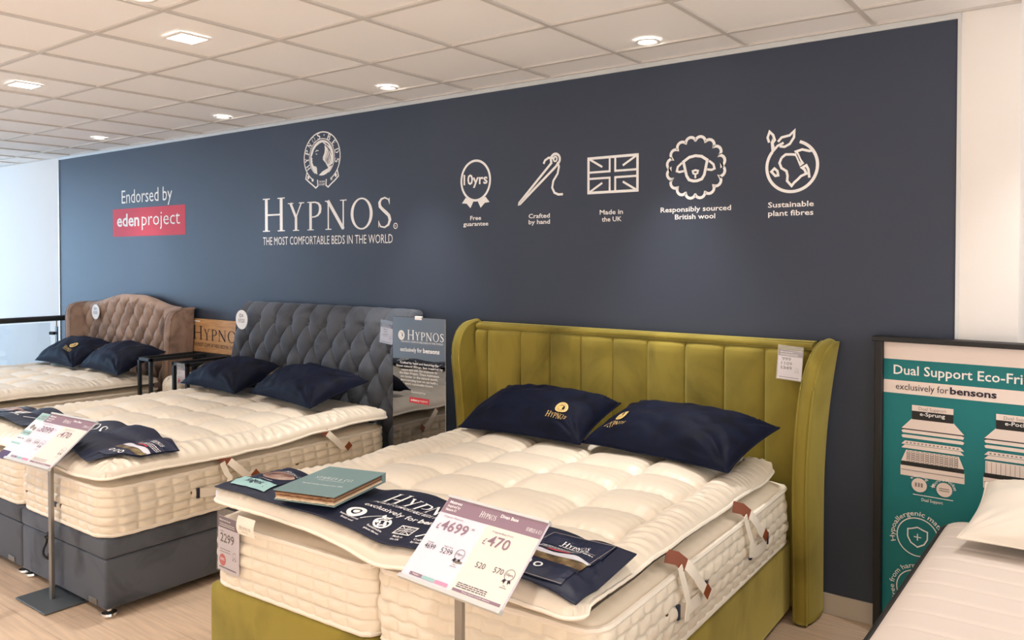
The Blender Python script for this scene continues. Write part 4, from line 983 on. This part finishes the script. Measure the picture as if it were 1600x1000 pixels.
f.ribbon([(-.35, -2.048), (-.30, -2.0)], .0032); f.ell(-.295, -1.995, .012, .012, .002, n=14); f.text('Crafted', -.345, -.295, -2.064, .009, .014); f.text('by hand', -.345, -.295, -2.079, .009, .014)
lay(f, 'printed_needle_icon', M['white'], RN, on_runner, ro, .0032); f = Flat()
f.ribbon([(-.62, -2.045), (-.6, -2.02), (-.58, -2.0), (-.565, -1.985)], .0016)
lay(f, 'printed_stroke', M['white'], RN, on_runner, ro, .0032)
def runner_card(par, x0, x1, y0, y1, fn, o, kind):
    fl = Flat().patch(lambda u, v: (x0 + (x1 - x0) * u, y0 + (y1 - y0) * v), 12, 14); c = lay(fl, 'card_pocket', M['cardnavy'], par, fn, o, .004)
    if kind == 'left':
        fl = Flat().patch(lambda u, v: (x0 + (x1 - x0) * u, y0 + (y1 - y0) * .22 * v), 10, 4); lay(fl, 'mint_band', M['teal_print'], c, fn, o, .005)
        fl = Flat().text('Regent', x0 + .06, x1 - .06, y0 + .028, .026, .012); lay(fl, 'band_lettering', M['cardnavy'], c, fn, o, .0062)
        xm, ym = (x0 + x1) / 2, y0 + (y1 - y0) * .55
        fl = Flat().poly([(xm + .075 * math.cos(t), ym + .055 * math.sin(t)) for t in np.linspace(0, 2 * pi, 30, endpoint=False)]); lay(fl, 'photo_print', M['bedphoto'], c, fn, o, .0056)
        fl = Flat(); fl.serif('HYPNOS', xm - .05, xm + .05, y1 - .06, .018, big=.022, gap=.15, wt=1.5); wave_lines(fl, xm - .05, xm + .05, [y1 - .072], .003); wave_lines(fl, xm - .03, xm + .06, [ym - .075], .003, 4); lay(fl, 'card_lettering', M['white'], c, fn, o, .0056)
    else:
        w, h = x1 - x0, y1 - y0
        fl = Flat().patch(lambda u, v: (x0 + w * u, y0 + h * (.30 + .16 * v)), 10, 4); lay(fl, 'photo_print', M['garden'], c, fn, o, .005)
        fl = Flat().patch(lambda u, v: (x0 + w * u, y0 + h * (.44 + .09 * v + .02 * v * math.sin(u * 11))), 14, 2); lay(fl, 'sky_print', M['sky'], c, fn, o, .0054)
        fl = Flat(); fl.serif('HYPNOS', x0 + w * .3, x0 + w * .72, y0 + h * .80, .020, big=.025, gap=.15, wt=1.5); wave_lines(fl, x0 + w * .28, x0 + w * .74, [y0 + h * .775], .004); wave_lines(fl, x0 + w * .08, x0 + w * .92, [y0 + h * .70, y0 + h * .665, y0 + h * .63], .0035, 2)
        for k in range(3): fl.ell(x0 + w * (.16 + .17 * k), y0 + h * .18, .012, .012, .003, n=16)
        lay(fl, 'card_lettering', M['white'], c, fn, o, .0056)
        fl = Flat().rect(x0 + w * .28, y0 + h * .565, x0 + w * .62, y0 + h * .60, 6); lay(fl, 'red_strip', M['red'], c, fn, o, .0058)
        fl = Flat().ribbon([(x0 + .003, y0 + .003), (x1 - .003, y0 + .003), (x1 - .003, y1 - .003), (x0 + .003, y1 - .003)], .0012, True); lay(fl, 'pocket_edge', M['dull'], c, fn, o, .0052)
runner_card(RN, -1.345, -1.125, -2.08, -1.80, on_runner, ro, 'left'); runner_card(RN, .015, .255, -2.085, -1.765, on_runner, ro, 'right')

SX0, SX1 = -4.0, -2.25
g0 = [(0, -2.03), (.5, -2.06), (.75, -2.09), (.9, -2.13), (1, -1.96)]; g1 = [(0, -1.80), (.2, -1.76), (.5, -1.76), (.8, -1.70), (1, -1.76)]
def sfn(U, V):
    y0 = fy(U.ravel(), g0).reshape(U.shape); y1 = fy(U.ravel(), g1).reshape(U.shape); return SX0 + (SX1 - SX0) * U, y0 + (y1 - y0) * V
SD = Drape(t2, sfn, 190, 46, .015, 30, .03, 5)
def on_srunner(lift):
    def q(x, y):
        u = (x - SX0) / (SX1 - SX0); y0, y1 = float(fy(u, g0)), float(fy(u, g1)); return SD.at(u, (y - y0) / (y1 - y0), lift)
    return q
RS = thing('bed_runner', 'rumpled navy bed runner at the foot of the dark grey bed', 'bed runner', (-3.1, -1.93, .76)); so = np.array((-3.1, -1.93, .76))
SD.mesh('cloth', M['navy_cloth'], RS, so)
f = Flat(); f.serif('HYPNOS', -3.34, -2.84, -1.90, .085, big=.10, gap=.13, wt=1.15); f.text('exclusively for', -3.34, -3.1, -1.97, .024, .01)
lay(f, 'printed_wordmark', M['white'], RS, on_srunner, so, .0035); f = Flat()
globe(f, -3.62, -1.93, .3, .005); f.text('Sustainable', -3.68, -3.56, -1.985, .014, .012)
lay(f, 'printed_globe', M['white'], RS, on_srunner, so, .0035); f = Flat()
f.ribbon([(-3.52, -1.97), (-3.44, -1.9)], .004); f.ell(-3.435, -1.895, .014, .014, .003, n=14)
lay(f, 'printed_needle', M['white'], RS, on_srunner, so, .0035)
runner_card(RS, -2.47, -2.225, -2.06, -1.775, on_srunner, so, 'right')
fl = Flat().patch(lambda u, v: (-3.98 + .2 * u, -1.98 + .17 * v), 10, 8); c = lay(fl, 'card_pocket', M['cardnavy'], RS, on_srunner, so, .004)
fl = Flat().patch(lambda u, v: (-3.97 + .18 * u, -1.94 + .09 * v), 8, 5); lay(fl, 'photo_print', M['bedphoto'], c, on_srunner, so, .005)

# ------------------------------------------------------------------ swatch book on the runner
bz = .002 + max(on_runner(0)(-.898 + math.cos(.262) * a - math.sin(.262) * b, -1.935 + math.sin(.262) * a + math.cos(.262) * b)[2] for a in np.linspace(-.132, .132, 9) for b in np.linspace(-.178, .178, 11))
SB = thing('swatch_book', 'teal fabric swatch book lying on the navy runner of the olive bed', 'swatch book', (-.898, -1.935, bz), (0, 0, math.radians(15)))
w2, h2 = .132, .178
r_ = random.Random(3)
MB().box(-w2, w2, -h2, h2, 0, .004, .001, 1).build('back_cover', M['cover'], SB)
z = .0045
for k, mt in enumerate(('swatch2', 'swatch2', 'swatch3', 'swatch1', 'swatch3', 'swatch1')):
    t_ = .0036; mb = MB(); n_ = 24
    jag = [(-w2 + .004 + (2 * w2 - .004) * i / n_, -h2 + .004 + r_.uniform(-.004, .004)) for i in range(n_ + 1)]
    ee = w2 - .002 + r_.uniform(-.003, .004)
    pts = [(max(-w2, min(x, ee)), y) for x, y in jag] + [(ee, h2 - .03), (-w2 + .003, h2 - .004)]
    m_n = len(pts); mb.add([(x, y, z) for x, y in pts] + [(x, y, z + t_ + .0015 * r_.random()) for x, y in pts], [(i, (i + 1) % m_n, m_n + (i + 1) % m_n, m_n + i) for i in range(m_n)] + [tuple(range(m_n))[::-1], tuple(range(m_n, 2 * m_n))])
    mb.build('fabric_swatch', M[mt], SB); z += t_ + .0008
MB().box(-w2, w2, h2 - .028, h2, .004, z + .004, .001, 1).build('spine', M['cover'], SB)
MB().box(-w2 - .002, w2 + .002, -h2 - .002, h2, z + .004, z + .008, .001, 1).build('front_cover', M['cover'], SB)
zc = z + .0088
f = Flat(); f.serif('STAPLES & CO.', -.085, .085, .005, .028, gap=.13, wt=1.2); f.text('CELEBRATING FINE BEDMAKING', -.06, .06, -.012, .007); f.text('The bed making company since 1895', -.09, .09, -.07, .012, .004)
f.build('cover_lettering', M['white'], SB, lambda a, b: (a, b, zc))

# ------------------------------------------------------------------ price signs on poles
def price_sign(label, cx, cy, cz, yaw, tilt, w, h, polex, base, price, old, extra=False):
    t = thing('price_sign', label, 'price sign', (base[0], base[1], 0)); o = np.array((base[0], base[1], 0))
    ex = np.array((math.cos(yaw), math.sin(yaw), 0)); bk = np.array((-math.sin(yaw), math.cos(yaw), 0)); ey = bk * math.cos(tilt) + np.array((0, 0, 1)) * math.sin(tilt); nn = np.cross(ex, ey)
    c0 = np.array((cx, cy, cz)) - ex * w / 2 - o
    mp = lambda d: (lambda a, b: c0 + ex * a * w + ey * b * h + nn * d)
    def slab(nm, u0, u1, v0, v1, d0, d1, mt):
        q = [c0 + ex * u * w + ey * v * h + nn * d for d in (d0, d1) for u, v in ((u0, v0), (u1, v0), (u1, v1), (u0, v1))]
        return MB().add(q, [(3, 2, 1, 0), (4, 5, 6, 7), (0, 1, 5, 4), (1, 2, 6, 5), (2, 3, 7, 6), (3, 0, 4, 7)]).build(nm, mt, t)
    pl = slab('sign_plate', 0, 1, 0, 1, -.006, 0, M['paperL'])
    for v0, v1 in ((-.025, .015), (.985, 1.015)): slab('clip_rail', -.004, 1.004, v0, v1, -.010, .006, M['alu'])
    def pr(fl, nm, mt, d): fl.build(nm, mt, pl, mp(d))
    pr(Flat().rect(.5, .015, .995, .80), 'cream_panel', M['paperR'], .0008)
    pr(Flat().rect(.004, .80, .996, .985), 'mauve_header', M['mauve'], .0008)
    a = h / w
    f = Flat(); f.text('Mattress', .04, .17, .925, .032, .02); f.text('Inspired by', .04, .175, .878, .03, .01); f.text('Nature 01', .04, .15, .833, .03, .01)
    f.serif('HYPNOS', .385, .545, .86, .058, big=.07, gap=.15, wt=1.4); f.text('Divan Base', .575, .745, .915, .036, .02); f.serif('STAPLES & CO', .845, .985, .85, .04, gap=.13, wt=1.6)
    pr(f, 'header_lettering', M['white'], .0016)
    f = Flat(); f.text('£', .055, .085, .605, .07); f.text(price[0], .095, .365, .605, .115, .012); f.text('.99', .385, .42, .68, .03); f.text('£', .545, .575, .585, .07); f.text(price[1], .585, .79, .585, .115, .012)
    f.text('Kingsize Mattress', .07, .27, .755, .02); f.text('Kingsize Base From', .58, .78, .735, .02)
    pr(f, 'price_lettering', M['mauve'], .0016)
    f = Flat(); f.text(old[0], .06, .165, .36, .06, -.006); f.text(old[1], .23, .345, .36, .06, -.006); f.text('Double', .07, .13, .43, .015); f.text('Super King', .24, .33, .435, .015)
    if old[2]: f.text(old[2], .6, .69, .33, .06, -.006); f.text(old[3], .77, .86, .335, .06, -.006)
    for cx_, cy_ in ((.42, .40), (.92, .36)):
        f.ell(cx_, cy_, .042, .058, .002, n=28); f.text('10yrs', cx_ - .03, cx_ + .03, cy_ - .012, .026); f.text('Free', cx_ - .012, cx_ + .012, cy_ - .125, .014); f.text('guarantee', cx_ - .03, cx_ + .03, cy_ - .145, .014)
        for q in (-1, 1): f.poly([(cx_ + q * .028, cy_ - .05), (cx_ + q * .042, cy_ - .085), (cx_ + q * .028, cy_ - .08), (cx_ + q * .016, cy_ - .1), (cx_ + q * .008, cy_ - .058)])
    wave_lines(f, .54, .82, [.125, .105, .085], .008, 2)
    pr(f, 'small_print', M['ink'] if not extra else M['dull'], .0016)
    f = Flat().rect(.08, .04, .21, .075); f.rect(.525, .035, .975, .065); pr(f, 'purple_strip', M['mauve'], .0016)
    pr(Flat().rect(.215, .04, .335, .075), 'mint_strip', M['teal_print'], .0016); pr(Flat().rect(.345, .04, .47, .075), 'pink_strip', M['pink'], .0016)
    f = Flat(); f.text('Medium', .115, .175, .05, .016); f.text('Prices shown include delivery', .62, .88, .043, .014); pr(f, 'strip_lettering', M['white'], .0024)
    top = c0 + ex * w * .5 + ey * h * .5 - nn * .012
    px = polex - o[0]; py = base[1] - o[1]
    MB().box(px - .014, px + .014, py - .009, py + .009, .006, top[2] - .022, .002, 1).build('pole', M['steel'], t)
    MB().box(px - .04, px + .04, py - .012, py + .028, top[2] - .075, top[2] - .045, .004, 1).build('bracket', M['steelgrey'], t)
    MB().box(-.16, .16, -.105, .15, .004, .012, .003, 2).build('base_plate', M['steelgrey'], t)
    MB().lathe([(.012, 0), (.012, .006)], -.1, -.09, 12).lathe([(.012, 0), (.012, .006)], .1, -.09, 12).build('rubber_foot', M['black'], t)
    if extra:   # a larger leaflet standing out behind the plate on its left
        e = lambda u, v, d: c0 + ex * u * w + ey * v * h + nn * d
        q = [e(u, v, d) for d in (-.016, -.013) for u, v in ((-.27, -.02), (.4, -.02), (.4, 1.0), (-.27, 1.0))]
        lf = MB().add(q, [(3, 2, 1, 0), (4, 5, 6, 7), (0, 1, 5, 4), (1, 2, 6, 5), (2, 3, 7, 6), (3, 0, 4, 7)]).build('leaflet', M['white'], t); lf['label'] = 'mint and white leaflet behind the plate'
        for v0, v1, mt in ((.84, .995, 'teal_print'), (.50, .60, 'teal_print'), (.30, .34, 'teal_print'), (-.02, .15, 'purple')): Flat().rect(-.268, v0, .4, v1).build('leaflet_band', M[mt], lf, mp(-.0122))
        f = Flat(); f.text('NEW', -.22, -.08, .90, .05, .01); wave_lines(f, -.24, -.05, [.87, .54, .42], .02, 3); f.disc(-.17, .69, .04, .05); f.disc(-.09, .66, .03, .04); f.build('leaflet_lettering', M['dull'], lf, mp(-.0116))
    return t
price_sign('tilted price sign reading 4699 on a steel pole in front of the olive bed', .006, -2.29, .757, -.06, .718, .40, .283, -.012, (-.0, -2.215), ('4699', '470'), ('4699', '5299', '520', '570'))
price_sign('tilted price sign reading 3099 on a steel pole in front of the grey bed', -2.749, -2.269, .702, .066, .667, .42, .297, -2.715, (-2.715, -2.172), ('3099', '470'), ('3099', '3499', None, None), True)

# black cord hooked over the front of the grey base
cd = thing('power_cord', 'black looped cord hanging on the front of the grey bed base behind the sign pole', 'cord', (-2.815, -2.154, .19))
MB().tube([(.03 + .035 * math.cos(a), -.006 + .01 * math.sin(3 * a), .055 + .06 * math.sin(a)) for a in np.linspace(pi * .5, pi * 2.4, 26)] + [(.0, .006, .10), (-.003, .010, .118)], .006, 7).build('cable', M['black_trim'], cd, True)
MB().box(-.012, .012, .002, .016, .095, .125, .004, 2).build('plug', M['black_trim'], cd, True)

# ------------------------------------------------------------------ tags
def hang_tag(label, x0, x1, z0, z1, y, lines, roll=0, band=True, red=False, lean=0):
    """a printed card in a clear sleeve; x0..x1, z0..z1 in room coordinates"""
    w, h = x1 - x0, z1 - z0
    t = thing('price_tag', label, 'price tag', ((x0 + x1) / 2, y, z0), (lean, roll, 0))
    MB().box(-w / 2, w / 2, -.001, .0015, 0, h * .86).build('card', M['paperL'], t)
    MB().box(-w / 2 - .004, w / 2 + .004, -.0035, -.0025, -.004, h).build('clear_sleeve', M['tag_plastic'], t)
    mp = lambda d: (lambda a, b: (a * w - w / 2, -.001 - d, b * h))
    Flat().rect(0, .68, 1, .86).build('purple_header', M['purple'], t, mp(.0004))
    f = Flat(); f.text('Mattress from', .08, .6, .79, .03, .02); wave_lines(f, .08, .8, [.74, .71], .012, 2); f.build('header_lettering', M['white'], t, mp(.0009))
    f = Flat()
    for (s_, u0, u1, v, hh) in lines: f.text(s_, u0, u1, v, hh, .012)
    f.ell(.8, .30, .07, .045, .004, n=20); f.poly([(.74, .25), (.71, .22), (.77, .22)]); f.poly([(.86, .25), (.83, .22), (.89, .22)])
    wave_lines(f, .12, .6, [.34, .30], .01, 5); wave_lines(f, .12, .3, [.625], .01, 7)
    f.build('price_lettering', M['ink'], t, mp(.0009))
    f = Flat().rect(.08, .045, .9, .065); f.build('purple_strip', M['purple'], t, mp(.0009))
    if red:
        Flat().disc(.24, .17, .16, .095).build('red_disc', M['red'], t, mp(.0009)); Flat().text('50%', .14, .34, .165, .04, .02).build('disc_lettering', M['white'], t, mp(.0014))
    return t
hang_tag('price tag reading 2299 hanging at the left corner of the olive bed mattress', -1.395, -1.255, .445, .70, -2.105, [('2299', .12, .78, .46, .135)], roll=.03, red=True)
hang_tag('price tag reading 999, 1109 and 1349 on the olive fluted headboard', .203, .316, 1.128, 1.288, -.142, [('999', .16, .54, .55, .09), ('1109', .14, .6, .42, .09), ('1349', .14, .6, .29, .09)], roll=.06)
hang_tag('small price tag on the right of the grey buttoned headboard', -2.365, -2.25, 1.15, 1.30, -.275, [('899', .25, .55, .57, .05), ('999', .25, .55, .47, .05), ('1249', .25, .6, .37, .05)], roll=.10)
hang_tag('small price tag hanging on the black metal display frame', -4.27, -4.165, .745, .90, -.575, [('£9', .2, .4, .5, .06)], red=True)
def round_label(label, x, y, z, r, yaw=0):
    t = thing('round_label', label, 'label', (x, y, z), (0, 0, yaw))
    n = 36; m = MB(); V = [(r * math.cos(2 * pi * k / n), d, r * math.sin(2 * pi * k / n)) for d in (-.002, .002) for k in range(n)]
    m.add(V, [tuple(range(n)), tuple(range(n, 2 * n))[::-1]] + [(k, (k + 1) % n, n + (k + 1) % n, n + k) for k in range(n)]).build('disc', M['white'], t)
    mp = lambda a, b: (a * r, -.0026, b * r)
    f = Flat(); wave_lines(f, -.55, .55, [.0, -.14, -.28], .07, 3); f.build('printed_lines', M['dull'], t, mp)
    f = Flat(); f.ell(-.18, .42, .16, .16, .04, n=16); f.ribbon([(.1, .3), (.3, .55)], .04); f.ribbon([(.1, .55), (.3, .3)], .04); f.build('printed_symbol', M['dull'], t, mp)
    return t
round_label('round white label on the top left corner of the grey buttoned headboard', -3.885, -.268, 1.232, .074)
round_label('round white label on the taupe arched headboard', -6.37, -.170, 1.19, .072)
# cream cloth label under the topper of the olive bed
lb = MB()
V = [(-1.155 + .055 * u + .006 * v * v, -2.135 - .012 * math.sin(v * 2.6), .705 - .068 * v) for u in np.linspace(-1, 1, 5) for v in np.linspace(0, 1, 8)]
lab = mesh('cloth_label', np.array(V) - tg.o, gfaces(5, 8), M['cream_bind'], TG); lab['label'] = 'cream cloth label printed with the wordmark'
f = Flat(); f.serif('HYPNOS', -1.185, -1.115, .66, .012, big=.015, gap=.14, wt=1.3); f.rect(-1.17, .652, -1.13, .6535)
f.build('label_lettering', M['dull'], lab, lambda a, b: np.array((a, -2.1495, b)) - tg.o)

# ------------------------------------------------------------------ mirrored display panel
GP_ = thing('glass_display_panel', 'tall mirrored glass display panel with white lettering between the grey and olive beds', 'display panel', (-1.945, -.35, 0))
MB().box(-.224, .224, -.004, .004, .02, 1.338, .003, 2).build('glass_panel', M['mirror_glass'], GP_)
MB().box(-.028, .03, -.009, .009, 1.322, 1.345, .003, 1).build('clip', M['white'], GP_)
MB().box(-.22, .22, -.14, .14, 0, .014, .003, 1).box(-.2, .2, -.02, -.005, .014, .06).box(-.2, .2, .005, .02, .014, .06).build('foot', M['steelgrey'], GP_)
PM = lambda d: (lambda a, b: (a, -.0046 - d, b))
f = Flat(); f.serif('HYPNOS', -.092, .21, 1.197, .05, big=.06, gap=.14, wt=1.2); f.text('THE MOST COMFORTABLE BEDS IN THE WORLD', -.15, .205, 1.178, .011); f.build('wordmark', M['white'], GP_, PM(0))
f = Flat(); crest_small(f, -.145, 1.222, .024); f.build('crest', M['white'], GP_, PM(0))
f = Flat(); f.text('exclusively for', -.155, .03, 1.122, .026, .01); f.text('bensons', .04, .175, 1.122, .027, .03); f.build('exclusive_lettering', M['white'], GP_, PM(0))
f = Flat()
for i, s_ in enumerate(('Crafted by hand and featuring the', 'finest natural fillings, but inspired by', 'nature and with the emphasis on', 'the Eden Project. These mattresses', 'are kinder to the natural world,', 'demonstrating how we can build a', 'more sustainable future.')):
    hw = .0049 * len(s_); f.text(s_, -hw + .005, hw + .005, 1.045 - i * .0215, .0135, .012)
f.text('Endorsed by', -.058, .062, .868, .013, .012); f.build('paragraph_lettering', M['white'], GP_, PM(0))
Flat().rect(-.075, .806, .088, .841).build('red_banner', M['red'], GP_, PM(0))
f = Flat(); f.text('eden', -.064, -.008, .818, .014, .03); f.text('project', -.003, .078, .818, .015); f.build('banner_lettering', M['white'], GP_, PM(.0006))

# ------------------------------------------------------------------ between the taupe and grey beds
WB = thing('wooden_sign', 'pale wooden sign with dark lettering on the wall between the taupe and grey beds', 'sign', (-4.58, 0, .9))
MB().box(-.41, .41, -.035, -.006, 0, .283, .003, 1).build('board', M['wood'], WB)
f = Flat(); f.serif('HYPNOS', -.345, .37, .105, .095, big=.118, gap=.13, wt=1.0); f.text('THE MOST COMFORTABLE BEDS IN THE WORLD', -.345, .37, .048, .03); f.build('lettering', M['ink'], WB, lambda a, b: (a, -.036, b))
Flat().rect(-.36, .258, -.24, .268).build('paper_sticker', M['white'], WB, lambda a, b: (a, -.0358, b))
DS = thing('display_rack', 'black square tube display frame standing by the wall left of the grey bed', 'display frame', (-4.52, -.3, 0)); dl = DS.location
bt = .026
for x0, x1 in ((-4.885, -4.69), (-4.372, -4.165)):
    for x in (x0, x1 - bt):
        for y in (-.56, -.07): MB().box(x, x + bt, y, y + bt, 0, .9, .002, 1).build('leg', M['black'], DS)
        MB().box(x, x + bt, -.56, -.044, .9 - bt, .9, .002, 1).build('top_rail', M['black'], DS)
    MB().box(x0, x1, -.56, -.56 + bt, .9 - bt, .9, .002, 1).build('end_rail', M['black'], DS)
    MB().box(x0, x1, -.07, -.07 + bt, .9 - bt, .9, .002, 1).build('end_rail', M['black'], DS)
MB().box(-4.69, -4.372, -.07, -.05, .82, .9, .002, 1).build('back_rail', M['black'], DS)
MB().box(-4.69, -4.372, -.52, -.05, .54, .56, .002, 1).build('shelf', M['black'], DS)
child_offset(DS)
pf = thing('mattress_sample', 'rounded cream mattress sample on the shelf of the black display frame', 'mattress sample', (-4.53, -.30, .561))
MB().box(-.14, .14, -.2, .2, 0, .20, .075, 6).build('cover', M['cream'], pf, True)
MB().tube([(-.03, y, z) for y, z in ((-.2, .06), (-.203, .12), (-.18, .185), (-.12, .204), (0, .206), (.12, .204))], .006, 6).build('strap', M['cream_bind'], pf, True)

# ------------------------------------------------------------------ balustrade at far left
BA = thing('balustrade', 'glass balustrade with dark handrail beside the far left end of the navy wall', 'balustrade', (-7.3, -1.5, 0)); bl = BA.location
MB().tube([(0, 1.46, 1.085), (0, -3, 1.085)], .028, 14).build('handrail', M['handrail'], BA, True)
for y in (1.38, -.1, -1.6, -3.0):
    MB().box(-.022, .022, y - .006, y + .006, 0, 1.0, .003, 1).build('post', M['handrail'], BA)
    MB().tube([(0, y, .99), (0, y, 1.07)], .007, 8).build('rail_stem', M['steel'], BA, True)
    if y < 1:
        pass
for y in (1.36, -.08):
    for z in (.93, .3): MB().tube([(0, y, z), (-.055, y - .02, z)], .017, 10).build('glass_clamp', M['black'], BA, True)
for y0, y1 in ((-.05, 1.34), (-1.55, -.15)): MB().box(-.05, -.04, y0, y1, .08, 1.04).build('glass_panel', M['clear_glass'], BA)
